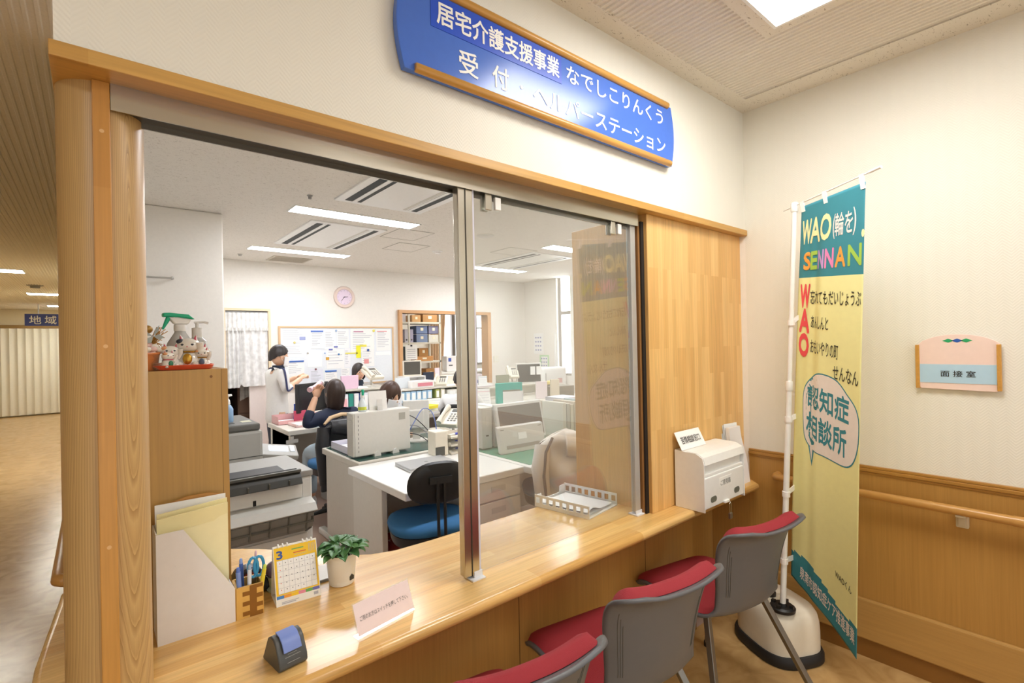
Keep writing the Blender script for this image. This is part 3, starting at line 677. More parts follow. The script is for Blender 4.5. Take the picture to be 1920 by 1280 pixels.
ftext(b, '泉南市認知症ケア推進事業', .13, .95, 1.698, 1.758, 7, .016)
b.done('print', fm, t, w=True)
sw = M('strap_white', 'F3F1EE', .6)
for z, v in ((1.545, .29), (1.105, .555), (.765, .75), (.46, .945)):
    q = pt(z); e = flag(.03, v); u = (e-q); u.normalize()
    b = B()
    b.lathe([(.0165, -.012), (.0165, .012)], q, 14)
    side = Z_.cross(u).normalized()*.0012
    for s in (1,): b.add([q+side-Z_*.012, e+side-Z_*.012, e+side+Z_*.012, q+side+Z_*.012, q-side-Z_*.012, e-side-Z_*.012, e-side+Z_*.012, q-side+Z_*.012], [(0, 1, 2, 3), (7, 6, 5, 4), (0, 4, 5, 1), (3, 2, 6, 7), (1, 5, 6, 2), (0, 3, 7, 4)])
    b.done('strap', sw, t, w=True)
for a, h in ((.04, .035), (.42, .055), (.97, .04)):
    e = flag(a, 0); q = Vector((2.466, -.349, 2.078)).lerp(Vector((2.262, -.712, 2.104)), (a*.33+.03)/.415)
    b = B(); w = fd*.010; f = fn_*.003
    b.add([q-w+f+Z_*.006, q+w+f+Z_*.006, e+w+f-Z_*.025, e-w+f-Z_*.025, q-w-f*.6+Z_*.006, q+w-f*.6+Z_*.006, e+w-f*.3-Z_*.025, e-w-f*.3-Z_*.025], [(0, 1, 2, 3), (7, 6, 5, 4), (0, 4, 5, 1), (1, 5, 6, 2), (2, 6, 7, 3), (3, 7, 4, 0)])
    b.done('strap', sw, t, w=True)
# ================================================================ visitor chairs
sgrey = M('chair_grey', '626366', .42); chrome = M('chair_leg_metal', '8F8C84', .35, .85)
def lerp_path(P, t):
    n = len(P)-1; i = min(int(t*n), n-1); f = t*n-i
    p0, p1, p2, p3 = P[max(i-1, 0)], P[i], P[i+1], P[min(i+2, n)]
    return tuple(.5*((2*b_)+(-a_+c_)*f+(2*a_-5*b_+4*c_-d_)*f*f+(-a_+3*b_-3*c_+d_)*f**3) for a_, b_, c_, d_ in zip(p0, p1, p2, p3))
# profile: y, z, half width, side lift
PROF = [(.235, .385, .20, 0), (.225, .412, .215, .0), (.15, .425, .222, .006), (.0, .412, .222, .012), (-.12, .405, .218, .016), (-.185, .43, .190, .03), (-.213, .50, .186, .045), (-.230, .60, .198, .05), (-.247, .69, .214, .046), (-.268, .738, .218, .034), (-.315, .764, .210, .020)]
def shell(u, v, lift=0, k=1):
    y, z, w, c = lerp_path(PROF, v); y2, z2, _, _ = lerp_path(PROF, min(v+.01, 1)); y1, z1, _, _ = lerp_path(PROF, max(v-.01, 0))
    T = Vector((0, y2-y1, z2-z1)).normalized(); Nn = Vector((0, -T.z, T.y)) * -1 if False else Vector((0, T.z, -T.y))
    if v < .45 and Nn.z < 0: Nn = -Nn
    s = (u-.5)*2
    edge = c*(abs(s)**2.4)
    rnd = 1
    if v > .9: rnd = 1-.30*((v-.9)/.1)**2.2
    if v < .08: rnd = 1-.12*((.08-v)/.08)**2
    return Vector((s*w*k*rnd, y, z)) + Nn*(edge+lift)
t = thing('visitor_chair', 'red and grey visitor chair farthest along the counter, next to the banner', 'chair', (2.0, -.165, 0), D2R(-11), 'visitor chairs at the counter')
b = B(); b.sheet(lambda u, v: shell(u, v), 28, 60); sh = b.done('shell', sgrey, t, smooth=60, solid=.011)
for s in (-1, 1):
    b = B()
    for k in range(3):
        pts = [shell(.5+s*(.415-.018*k), q/100, -.0062) for q in range(60, 84-3*k)]
        b.tube(pts, .0011, 5)
    b.done('rib_lines', grey_dk, sh)
def pad(v0, v1, k, name, th):
    b = B(); NU, NVV = 20, 26; vs = []
    def pp(u, v, l):
        s = abs(u-.5)*2; q = abs(v-.5)*2; e = max(0, 1-max(s, q)**7)
        return shell(.5+(u-.5)*k*(1-.06*max(0, q-.8)/.2), v0+(v1-v0)*v, .007+l*e**.5)
    b.sheet(lambda u, v: pp(u, v, th), NU, NVV); b.sheet(lambda u, v: pp(u, v, 0), NU, NVV)
    b.done(name, red_f, t, smooth=70)
pad(.03, .42, .94, 'seat_pad', .022); pad(.56, .945, .90, 'back_pad', .040)
for sx in (-1, 1):
    for y0, y1, sp in ((.14, .215, .215), (-.11, -.265, .285)):
        pts = [Vector((sx*.165, y0, .40)), Vector((sx*(.165+(sp-.165)*.42), y0+(y1-y0)*.42, .24)), Vector((sx*sp, y1, .018))]
        b = B(); b.tube(pts, .016, 4); lg = b.done('leg', chrome, t, bevel=.002)
        b = B(); b.cyl(Vector((sx*sp, y1, 0)), Vector((sx*sp, y1, .022)), .016, 12); b.done('foot_cap', black, lg)
b = B(); b.tube([(-.165, .14, .397), (.165, .14, .397)], .009, 8); b.tube([(-.165, -.11, .397), (.165, -.11, .397)], .009, 8); b.tube([(-.165, -.12, .397), (-.165, .15, .397)], .009, 8); b.tube([(.165, -.12, .397), (.165, .15, .397)], .009, 8); b.done('underframe', chrome, t)
dup(t, (1.335, -.175, 0), D2R(-10), 'red and grey visitor chair in the middle of the row of three at the counter')
dup(t, (.765, -.185, 0), D2R(-10), 'red and grey visitor chair closest to the round pillar, cut off by the picture edge')
# ================================================================ things on the counter
CZ = .7202
# suggestion box
t = thing('suggestion_box', 'white plastic suggestion box with a padlock standing on the counter by the timber pier', 'box', (2.216, -.035, CZ)); t.scale = (.93, 1, .96)
prof = [(-.085, 0), (.055, 0), (.055, .265), (-.045, .262), (-.078, .245), (-.0865, .215), (-.0865, .205)]
b = B(); b.prism([(-.072, .004), (.055, .004), (.055, .265), (-.06, .262), (-.072, .25)], (-.19, 0, 0), Y_, Z_, (.38, 0, 0)); b.done('body', white_pl, t, bevel=.004)
for x in (-.2, .194):
    b = B(); b.prism([(-.088, 0), (.056, 0), (.056, .268), (-.05, .265), (-.08, .248), (-.088, .215)], (x, 0, 0), Y_, Z_, (.006, 0, 0)); b.done('side_panel', white_pl, t, bevel=.002)
b = B(); b.prism([(.056, .262), (.056, .268), (-.05, .266), (-.082, .249), (-.090, .215), (-.082, .215), (-.075, .243), (-.047, .259)], (-.1935, 0, 0), Y_, Z_, (.387, 0, 0)); b.done('hood', white_pl, t, smooth=40)
d = B().bx(-.192, .192, -.086, -.072, .012, .155).bx(-.192, .192, -.082, -.070, .155, .172).done('door', white_pl, t, bevel=.004)
for x in (-.115, .115):
    b = B(); b.prism([(x+.026*math.copysign(1, math.cos(q))*.45+.016*math.cos(q), .048+.014*math.sin(q)) for q in [i*math.pi/8 for i in range(16)]], (0, -.0875, 0), X_, Z_, (0, .003, 0)); b.done('window_slot', M('slot_tinted', '6B6F66', .3), d)
B().bx(-.062, .062, -.0868, -.0855, .085, .135).done('name_label', M('label_white', 'F4F4F0', .4), d, bevel=.002)
b = B(); b.text('ご意見箱', (0, -.0869, .110), X_, Z_, .098, .026, bold=.004); b.done('lettering', M('label_grey', '8A8A86', .5), d)
b = B(); b.bx(-.185, .185, -.06, -.058, .176, .212); b.done('mail_slot', M('slot_shadow', 'C9C7C0', .6), t)
b = B(); b.tube([(-.03, -.0625, .185), (-.02, -.0625, .203), (.02, -.0625, .203), (.03, -.0625, .19)], .0016, 6); b.done('slot_mark', grey_mid, t)
h = B().bx(-.022, .022, -.096, -.085, .010, .022).done('hasp', white_pl, t, bevel=.002)
t = thing('padlock', 'small brass and steel padlock hanging from the front of the white box', 'padlock', (2.232, -.1345, .70))
b = B(); b.tube([(-.007, 0, -.02), (-.007, 0, .022), (0, 0, .030), (.007, 0, .022), (.007, 0, -.02)], .002, 8); b.done('shackle', steel, t)
B().box((0, 0, -.033), (.022, .011, .026)).done('body', M('padlock_metal', '9A948A', .35, .9), t, bevel=.002)
# folded card on the box
t = thing('name_card', 'folded white card with printed characters standing on the white suggestion box', 'card', (2.13, .0, CZ+.2575))
rot = Euler((D2R(-38), 0, 0)); 
uu, vv = Vector((1, 0, 0)), Vector((0, .45, .89))
b = B(); b.prism([(-.105, 0), (.105, 0), (.105, .085), (-.105, .085)], (0, -.02, .001), uu, vv, (0, .0012, 0)); b.prism([(-.105, 0), (.105, 0), (.105, .08), (-.105, .08)], (0, .05, .001), uu, Vector((0, -.17, .97)), (0, .0012, 0)); b.done('folded_card', paper_m, t)
b = B(); b.text('苦情相談窓口', Vector((0, -.02, .001))+vv*.042, uu, vv, .16, .034, bold=.006, lift=.0012); b.done('lettering', ink, t)
t = thing('leaflet_stack', 'stack of white leaflets and card holder leaning beside the suggestion box', 'papers', (2.575, .0, CZ))
b = B(); b.prism([(-.085, 0), (.085, 0), (.07, .13), (.035, .24), (.03, .30), (-.085, .30)], (0, -.03, 0), X_, (0, .08, .997), (0, .02, 0)); b.done('holder', M('holder_white', 'F1EFEE', .4), t)
b = B()
for i in range(4): b.prism([(-.09, 0), (.06, 0), (.052, .31), (-.085, .315-.006*i)], (-.004*i, -.006+.006*i, .003), X_, (0, .09, .996), (0, .0012, 0))
b.done('leaflets', paper_m, t)
# wire letter tray
t = thing('letter_tray', 'white plastic letter tray with square holes behind the sliding glass', 'tray', (1.704, .335, CZ), D2R(9)); t.scale = (1.04, 1.12, 1)
def holed(b, p, u, v, L_, H, n, th):
    """strip of length L_ and height H with n square windows"""
    u, v = Vector(u), Vector(v); nn = u.cross(v); st = L_/n; h0, h1 = H*.32, H*.8
    def q(a0, a1, c0, c1): b.prism([(a0, c0), (a1, c0), (a1, c1), (a0, c1)], p, u, v, nn*th)
    q(0, L_, 0, h0); q(0, L_, h1, H)
    for i in range(n+1):
        a = i*st; q(max(0, a-st*.2), min(L_, a+st*.2), h0, h1)
b = B(); b.bx(-.112, .112, -.132, .132, 0, .004); b.done('floor_plate', white_pl, t)
for x, nm in ((-.115, 'side_wall'), (.112, 'side_wall')):
    b = B(); holed(b, Vector((x, -.132, 0)), Y_, Z_, .264, .055, 8, .003); b.done(nm, white_pl, t)
b = B(); b.bx(-.112, -.07, .129, .132, .004, .05).bx(.07, .112, .129, .132, .004, .05).bx(-.07, .07, .129, .132, .004, .020); b.done('end_wall', white_pl, t)
t2 = thing('tray_papers', 'sheets of white paper lying in the letter tray with holes', 'papers', (1.704, .335, CZ+.0045), D2R(9)); t2.scale = (1.04, 1.12, 1)
b = B(); 
for i in range(3): b.sheet(lambda u, v, i=i: Vector((-.104+u*.20+.003*i, -.115+v*.235, .003*i+.002+.018*(math.exp(-((u-.2)/.2)**2))*(i == 2)+.001*math.sin(u*7))), 14, 4)
b.done('sheets', paper_m, t2, solid=.0006)
# desk sign in a clear stand
t = thing('counter_sign', 'clear stand on the counter edge with a pink card asking visitors to press the switch', 'sign', (.605, .02, CZ))
A_, Bq = Vector((.514, -.006, .0)), Vector((.697, .028, .0)); u = (Bq-A_).normalized(); W_ = (Bq-A_).length
nv = Vector((-u.y, u.x, 0)); v = (nv*.35+Z_*.94).normalized(); off = Vector((t.location.x, t.location.y, 0))
P0 = A_-off
b = B(); b.prism([(0, 0), (W_, 0), (W_, .085), (0, .085)], P0+Z_*.003, u, v, u.cross(v)*-.002); b.prism([(0, 0), (W_, 0), (W_, .022), (0, .022)], P0+Z_*.0005, u, nv, Z_*.002); b.done('stand', clear, t)
b = B(); b.prism([(.003, .004), (W_-.003, .004), (W_-.003, .082), (.003, .082)], P0+Z_*.003+u.cross(v)*.0004, u, v, u.cross(v)*.0006); b.done('card', M('pink_card', 'F3E0DE', .6), t)
b = B(); b.text('ご用のお方はスイッチを押して下さい。', P0+u*(W_/2)+v*.042+Z_*.003+u.cross(v)*.001, u, v, W_*.84, .0125, lift=.0006); b.done('lettering', M('soft_black', '55504E', .6), t)
# call button
t = thing('call_button', 'small dark grey wireless call button with a blue press bar on the counter', 'call button', (.348, .035, CZ), D2R(8))
pr = [(-.048, 0), (.04, 0), (.047, .006), (.045, .022), (.026, .058), (.014, .068), (-.004, .070), (-.018, .062), (-.044, .014), (-.05, .006)]
b = B(); b.prism(pr, (-.034, 0, 0), Vector((0, -1, 0)), Z_, (.068, 0, 0)); b.done('body', M('button_grey', '4A4B49', .4), t, bevel=.003, smooth=50)
b = B(); b.prism([(.040, .040), (.030, .057), (.015, .0695), (-.005, .072), (-.005, .0745), (.018, .072), (.034, .059), (.044, .041)], (-.0215, 0, 0), Vector((0, -1, 0)), Z_, (.043, 0, 0)); b.done('press_bar', M('button_blue', '7287C8', .4), t, bevel=.001, smooth=40)
b = B()
for i, wd in enumerate((.022, .036, .036, .03)):
    z = .034-.0055*i; y = -(.0385+ (.034-z)*.42)
    b.box((0, y-.0005, z), (wd, .0006, .0009), rot=Euler((D2R(-23), 0, 0)))
b.done('marking', M('marking_grey', '9A9A96', .5), t)
# potted plant
t = thing('potted_plant', 'small green violet plant in a round white pot on the counter', 'plant', (.603, .335, CZ))
b = B(); b.lathe([(.034, 0), (.038, .002), (.040, .012), (.0395, .014), (.041, .02), (.0465, .088), (.05, .09), (.051, .10), (.048, .10), (.046, .092), (.044, .085)], n=36); b.done('pot', M('pot_white', 'ECE8DE', .35), t, smooth=40)
b = B(); b.lathe([(.0445, .082), (.02, .086), (0, .086)], n=20); b.done('soil', M('soil', '3B2E24', .9, bump=.6), t)
b = B(); b.prism([(-.008, 0), (.008, 0), (.008, .011), (.0, .018), (-.008, .011)], (.017, -.0375, .018), Vector((.91, .41, 0)), Z_, Vector((.0012, -.003, 0))); b.done('water_port', M('port_dark', '3C3A34', .5), t)
leafm = M('leaf_green', '4C7A46', .4, nscale=60, namt=.25); leaf2 = M('leaf_light', '5C8A4E', .4, nscale=60, namt=.25)
rng = random.Random(3); b = B()
for i in range(34):
    a = i*2.4; rr = .012+.05*math.sqrt((i+1)/34); c = Vector((rr*math.cos(a)*1.0, rr*math.sin(a), .108+.034*(1-rr/.065)+rng.uniform(-.01, .012)))
    L_ = rng.uniform(.040, .055); wd = L_*.40; dirv = Vector((math.cos(a+rng.uniform(-.5, .5)), math.sin(a+rng.uniform(-.5, .5)), rng.uniform(-.35, .35))).normalized(); sd = dirv.cross(Z_).normalized(); up = sd.cross(dirv)
    def lf(u, v, c=c, L_=L_, wd=wd, dirv=dirv, sd=sd, up=up):
        x = (u-.5)*2; w = wd*(math.sin(math.pi*(v*.93+.04))**.75); return c + dirv*(v-.35)*L_ + sd*x*w + up*(-.010*(v-.4)**2*4+.006*abs(x))
    b.sheet(lf, 6, 8, m=(1 if rng.random() < .3 else 0))
    
b.done('foliage', [leafm, leaf2], t, smooth=60, solid=.0008)
b = B()
for i in range(14):
    a = i*2.4+.5; rr = .01+.003*i; b.tube([(.006*math.cos(a), .006*math.sin(a), .086), (rr*.6*math.cos(a), rr*.6*math.sin(a), .105), (rr*math.cos(a), rr*math.sin(a), .118)], .0012, 5)
b.done('stems', M('stem_green', '7C7A58', .6), t)
# desk calendar
t = thing('desk_calendar', 'ring bound desk calendar with a yellow header showing month three', 'calendar', (.462, .305, CZ), D2R(-5)); t.scale = (1.06, 1.06, 1.06)
wv = .118; back = Vector((0, .30, .954)).normalized()
b = B(); b.prism([(-.059, 0), (.059, 0), (.059, .158), (-.059, .158)], (0, 0, 0), X_, back, (0, -.001, 0)); b.prism([(-.059, 0), (.059, 0), (.059, .153), (-.059, .153)], (0, .085, 0), X_, Vector((0, -.22, .975)), (0, .001, 0)); b.bx(-.059, .059, .0, .085, 0, .001); b.done('easel', M('calendar_card', 'F2EFE6', .6), t)
def onp(x, y, l=.0): return Vector((x, 0, 0))+back*y+Vector((0, -.954, .30))*(.0012+l)
b = B()
def rect(x0, x1, y0, y1, m, l): b.add([onp(x0, y0, l), onp(x1, y0, l), onp(x1, y1, l), onp(x0, y1, l)], [(0, 1, 2, 3)], m)
cmats = [M('cal_yellow', 'F6C820', .5), paper_m, M('cal_blue', '3D5AA0', .5), M('cal_orange', 'F0A030', .5), M('cal_pink', 'E88FA0', .5), M('cal_green', '6FAE5A', .5), M('cal_purple', '6C6AB0', .5), ink, M('cal_red', 'D85A3A', .5), M('cal_line', 'B4B4BC', .6), M('cal_sky', '4A86C8', .5)]
rect(-.057, .057, .027, .153, 0, .0002); rect(-.051, .052, .031, .118, 1, .0004)
for i in range(8): x = -.051+.103*i/7; rect(x-.0003, x+.0003, .031, .118, 9, .0005)
for i in range(7): y = .031+.087*i/6; rect(-.051, .052, y-.0003, y+.0003, 9, .0005)
for r in range(5):
    for c in range(7):
        if (r, c) in ((4, 5), (4, 6)): continue
        rect(-.0445+c*.0147, -.0425+c*.0147, .109-r*.0174, .1115-r*.0174, 8 if c == 0 else 7, .0005)
for i, m in enumerate((10, 3, 0, 4, 5, 6)): rect(-.057+i*.019, -.057+(i+1)*.019, .0185, .0265, m, .0003)
b.text('3', onp(-.043, .133, .0006), X_, back, .0145, .021, 2, bold=.03)
rect(-.01, .022, .140, .143, 5, .0005); rect(-.006, .028, .130, .1325, 8, .0005); rect(-.004, .03, .1245, .1255, 9, .0005)
for i in range(5): rect(.036+i*.004, .037+i*.004, .125, .148, 9, .0005)
rect(-.045, .0, .008, .0095, 9, .0004); rect(-.045, -.008, .004, .0065, 9, .0004); rect(.04, .052, .006, .014, 9, .0004)
b.done('month_sheet', cmats, t)
for x in (-.045, -.033, -.021, .021, .033, .045):
    b = B(); c0 = back*.1565+Vector((x, .002, 0)); b.tube([c0+Vector((0, .005*math.cos(q), .005*math.sin(q))) for q in [k*math.pi/6 for k in range(13)]], .0016, 6); b.tube([c0+Vector((.0012, .005*math.cos(q), .005*math.sin(q))) for q in [k*math.pi/6 for k in range(13)]], .0016, 6); b.done('binding_ring', white_pl, t)
# pen stand
t = thing('pen_stand', 'square parquetry wooden pen stand beside the calendar', 'pen holder', (.332, .345, CZ), D2R(-4))
w1, w2_ = M('maple', 'E0B25E', .4, nscale=30, namt=.08), M('walnut', '8E5E22', .4, nscale=30, namt=.1)
hx, H = .033, .088
b = B()
for s in (-1, 1): b.bx(-hx, hx, s*hx-.003, s*hx+.003, 0, H).bx(s*hx-.003, s*hx+.003, -hx, hx, 0, H)
b.bx(-hx, hx, -hx, hx, 0, .004); b.done('box', w1, t)
b = B()
for (x0, x1, z0, z1) in ((.0, .018, 0, .088), (-.018, .0, .006, .018), (-.018, .0, .034, .046), (-.018, .0, .062, .074), (.018, .0335, .0, .012), (.018, .0335, .024, .036), (.018, .0335, .050, .062), (.018, .0335, .078, .088)): b.bx(x0, x1, -hx-.0036, -hx-.0028, z0, z1)
b.done('inlay', w2_, t)
def pen(name, label, cat, x, y, h, r, col, tip=None, lean=(0, 0), grp=None):
    q = thing(name, label, cat, (t.location.x+x, t.location.y+y, CZ+.006)); top = Vector((lean[0], lean[1], h))
    b = B(); b.tube([(0, 0, 0), top*.9], r, 10); b.done('barrel', M('pen_'+col, col, .35), q, smooth=50)
    b = B(); b.tube([top*.9, top*.97, top], [r*.8, r*.8, r*.4], 10); b.done('cap', M('pen_'+(tip or col), tip or col, .35), q, smooth=50)
pen('pen', 'light blue pen at the left of the wooden pen stand', 'pen', -.022, -.018, .135, .0065, '7D97D6', '5B78C4', (-.006, .0))
pen('pen', 'blue pen behind the light blue pen in the wooden stand', 'pen', -.010, .008, .145, .0055, '4F6FB8', '8FA6DA', (-.003, .01))
pen('pen', 'white pen in the middle of the wooden stand', 'pen', -.002, -.02, .135, .0055, 'E2E8F0', '9DB3CC', (.004, 0))
pen('marker', 'yellow highlighter leaning at the right of the wooden stand', 'pen', .020, -.022, .125, .006, 'E4D23C', 'CFE05A', (.022, 0))
pen('pen', 'slim pink topped pencil behind the blue scissors', 'pen', .02, .012, .155, .004, '4E9AC0', 'F2C4CC', (.008, .01))
q = thing('scissors', 'blue handled scissors standing in the wooden pen stand', 'scissors', (t.location.x+.012, t.location.y-.004, CZ+.006))
for dx, nm in ((.0, 'handle'), (.016, 'handle')):
    b = B(); b.tube([(dx+.018*math.cos(k*math.pi/8)*.7+.002, 0, .118+.028*math.sin(k*math.pi/8)) for k in range(17)], .0042, 8); b.done(nm, M('scissor_blue', '3F9AC6', .35), q)
b = B(); b.box((.004, 0, .045), (.016, .002, .085)); b.done('blades', steel, q)
t3 = thing('tape_dispenser', 'dark glossy tape dispenser behind the wooden pen stand', 'tape dispenser', (.36, .46, CZ))
b = B(); b.prism([(-.06, 0), (.06, 0), (.06, .02), (.03, .075), (0, .088), (-.035, .08), (-.06, .04)], (0, -.025, 0), X_, Z_, (0, .05, 0)); b.done('body', M('dispenser_black', '2B2A2D', .2), t3, bevel=.006, smooth=40)
b = B(); b.cyl((0, -.03, .045), (0, .03, .045), .03, 24); b.done('tape_roll', M('tape_amber', '6E2A20', .25), t3, smooth=40)
t3 = thing('glass_figure', 'small glass ball ornament behind the pen stand and calendar', 'ornament', (.425, .43, CZ))
b = B(); b.lathe([(.02, 0), (.022, .006), (.014, .014), (.016, .03), (.02, .045)], n=20); b.done('stand', M('figure_base', 'B9C8B0', .3), t3, smooth=40)
b = B(); b.ell((0, 0, .065), .026, 24, 14); b.done('ball', M('figure_ball', '5A4E6A', .08, coat=.6), t3, smooth=80)
t3 = thing('card_sleeve', 'thin white card lying on the counter between calendar and plant', 'card', (.575, .44, CZ))
B().bx(-.05, .05, -.06, .06, 0, .004).done('card', paper_m, t3); B().bx(-.052, .05, -.064, -.06, 0, .008).done('clip_edge', grey_mid, t3)
# document box with envelopes
t = thing('document_box', 'white cardboard magazine file holding yellow envelopes beside the pillar', 'magazine file', (.205, .36, CZ))
ux = Vector((.995, -.02, 0)); 
prof = [(-.09, 0), (.088, 0), (.088, .092), (-.03, .285), (-.09, .285)]
b = B(); b.prism(prof, (0, -.05, 0), X_, Z_, (0, .003, 0)); b.prism(prof, (0, .047, 0), X_, Z_, (0, .003, 0)); b.bx(.0848, .0878, -.0468, .0468, .0005, .0918).bx(-.0898, -.087, -.0468, .0468, .0005, .2848).bx(-.087, .0848, -.0468, .0468, .0004, .003); b.done('box', M('file_box_white', 'E8E4E1', .6), t)
b = B(); b.text('S', (-.05, -.0505, .195), X_, Z_, .002, .002); b.done('scuff', grey_lt, t)
env = M('envelope_yellow', 'F6ECBC', .7); 
for i, (h, dx) in enumerate(((.322, 0), (.330, .002))):
    q = thing('envelope', ('front pale yellow envelope standing in the white magazine file' if i == 0 else 'rear pale yellow envelope standing in the white magazine file'), 'envelope', (.205, .345+.02*i, CZ+.004))
    b = B(); b.prism([(-.085, 0), (.080, 0), (.080, h), (-.085, h-.012)], (dx, 0, 0), X_, Z_, (0, .004, 0)); b.done('sleeve', env, q)
    b = B(); b.prism([(-.085, h-.052), (.045, h-.044), (.060, h-.034), (.080, h-.03), (.080, h), (-.085, h-.012)], (dx, -.0012, 0), X_, Z_, (0, .001, 0)); b.done('flap', M('envelope_flap', 'F0E4AC', .7), q)
q = thing('card_sheet', 'white card edge standing behind the yellow envelopes', 'card', (.205, .392, CZ+.004)); B().bx(-.085, .083, -.001, .001, 0, .337).done('sheet', paper_m, q)
q = thing('kraft_folder', 'brown folder standing at the back of the magazine file', 'folder', (.215, .40, CZ+.004)); b = B(); b.prism([(-.08, 0), (.06, 0), (.06, .338), (.03, .345), (-.02, .345), (-.06, .335)], (0, 0, 0), X_, Z_, (0, .002, 0)); b.done('sheet', M('kraft', 'C08A48', .7), q)
# timber cabinet on the left of the counter with ornaments
t = thing('counter_cabinet', 'tall timber cabinet standing on the counter beside the round pillar', 'cabinet', (.2, .6, CZ))
cabm = wood('cabinet_laminate', 'C29A58', 'B48C4A', 'zxy', rough=.4, grain=.1, gs=(3, 110), blocks=False)
x0, x1, y0, y1, zt = .05, .3045, .42, .80, 1.4215
B().bx(x0, x1-.0165, y0, y0+.016, CZ+.001, zt).done('front_panel', cabm, t, w=True)
B().bx(x1-.016, x1, y0-.001, y1, CZ+.001, zt).done('side_panel', wood('cabinet_edge', 'C0964E', 'B08444', 'zyx', rough=.4, grain=.08, gs=(3, 110), blocks=False), t, w=True)
B().bx(x0, x0+.016, y0+.0165, y1, CZ+.001, zt-.017).done('side_panel', cabm, t, w=True); B().bx(x0, x1-.0165, y0+.0165, y1-.001, zt-.016, zt-.0005).done('top_panel', cabm, t, w=True); B().bx(x0+.017, x1-.017, y1-.012, y1-.001, CZ+.001, zt-.017).done('back_panel', cabm, t, w=True)
b = B(); b.cyl((.262, y0-.0008, 1.40), (.262, y0+.001, 1.40), .004, 10); b.done('screw_cap', M('cap_brown', '8A5E2C', .5), t, w=True)
# ================================================================ office furniture
tx = lambda p: (p.x, p.y, p.z)
def desk(x0, x1, y0, y1, h, label, top=desk_w, bodym=desk_g, left=True, right=True, ped=None, front=-1, inset=.06, tk=.045):
    """steel office desk: top, end panels, back panel, optional drawer pedestal (x0, x1) opening to -Y or +Y"""
    t = thing('office_desk', label, 'desk', ((x0+x1)/2, (y0+y1)/2, 0)); cx, cy = t.location.x, t.location.y
    B().bx(x0, x1, y0, y1, h-tk, h).done('desk_top', top, t, bevel=.006, w=True)
    for k, x in ((left, x0+.02), (right, x1-.055)):
        if k: B().bx(x, x+.035, y0+inset, y1-.03, 0, h-tk).done('end_panel', bodym, t, w=True, bevel=.004)
    yb = y1-.04 if front < 0 else y0+.02
    B().bx(x0+.055, x1-.055, yb, yb+.02, .12, h-tk).done('back_panel', bodym, t, w=True)
    if ped:
        yf = y0+.02 if front < 0 else y1-.02; s = 1 if front < 0 else -1
        B().bx(ped[0], ped[1], min(yf+s*.02, yf+s*.6), max(yf+s*.02, yf+s*.6), .03, h-tk-.001).done('pedestal', bodym, t, w=True)
        for z0, z1 in ((h-.17, h-tk-.006), (.05, h-.18)):
            d = B().bx(ped[0]+.004, ped[1]-.004, min(yf, yf+s*.02), max(yf, yf+s*.02), z0, z1).done('drawer', bodym, t, w=True, bevel=.003)
            xm = (ped[0]+ped[1])/2
            hd = B().bx(xm-.055-cx, xm+.055-cx, min(yf-s*.002, yf)-cy, max(yf-s*.002, yf)-cy, z1-.07, z1-.035).done('handle', grey_lt, d, bevel=.002)
    return t
desk(1.34, 2.46, 1.95, 2.65, .70, 'grey office desk with a dark green mat carrying the upright computer case', desk_g)
desk(1.245, 2.075, 1.12, 1.90, .70, 'low white desk with drawers where the laptop lies, in front of the blue task chair', desk_w, M('desk_body_white', 'E6E2D8', .4), ped=(1.70, 2.06), inset=.33)
desk(2.085, 3.25, 1.06, 1.93, .70, 'grey desk with a light green mat seen through the sliding glass', desk_w, desk_g, left=False)
desk(2.50, 3.55, 1.97, 2.65, .70, 'grey desk behind the grey computer cases, seen through the glass', desk_g)
desk(1.38, 2.42, 3.66, 4.38, .70, 'grey desk cluttered with pink trays at which the woman in navy sits', desk_g, ped=(1.40, 1.44))
desk(2.44, 3.46, 3.66, 4.38, .70, 'grey desk of the middle row with the yellow item on it', desk_g)
desk(3.48, 4.5, 3.66, 4.38, .70, 'grey desk of the middle row with the teal box on it', desk_g)
desk(4.52, 5.54, 3.66, 4.38, .70, 'grey desk at the right end of the middle row', desk_g)
desk(2.0, 3.46, 4.40, 5.08, .70, 'grey desk of the far row under the blue binders', desk_g, front=1)
desk(3.48, 4.98, 4.40, 5.08, .70, 'grey desk of the far row with the green backed screen', desk_g, front=1)
desk(5.0, 5.78, 4.40, 5.08, .70, 'grey desk of the far row beside the window wall', desk_g, front=1)
desk(3.72, 5.4, 5.75, 6.32, .78, 'pale bench against the timber framed opening with a beige monitor on it', desk_w)
def slab(name, label, cat, x0, x1, y0, y1, z, h, mat, part='sheet', grp=None, rz=0, bevel=0):
    t = thing(name, label, cat, ((x0+x1)/2, (y0+y1)/2, z), rz, grp); a, c = (x1-x0)/2, (y1-y0)/2
    B().bx(-a, a, -c, c, .0004, h).done(part, mat, t, bevel=bevel); return t
B().bx(1.352-1.9, 1.405-1.9, 2.15-2.30, 2.80-2.30, .0, .05).done('foot_bar', offwhite, bpy.data.objects['office_desk'], bevel=.01)
B().bx(1.3575-1.9, 1.360-1.9, 2.0-2.3, 2.06-2.3, .55, .64).done('asset_label', M('label_orange', 'D9A070', .5), bpy.data.objects['office_desk'])
slab('desk_mat', 'dark green desk mat under the upright computer case', 'desk mat', 1.36, 2.3, 1.99, 2.62, .70, .003, M('desk_mat_dark', '35564C', .2), 'mat')
slab('desk_mat', 'light green desk mat in front of the grey screen behind the glass', 'desk mat', 2.12, 3.1, 1.12, 1.85, .70, .003, mat_green, 'mat')
slab('document', 'white printed sheet on the light green desk mat', 'paper', 2.42, 2.75, 1.14, 1.34, .7035, .0012, paper_m, rz=-.25)
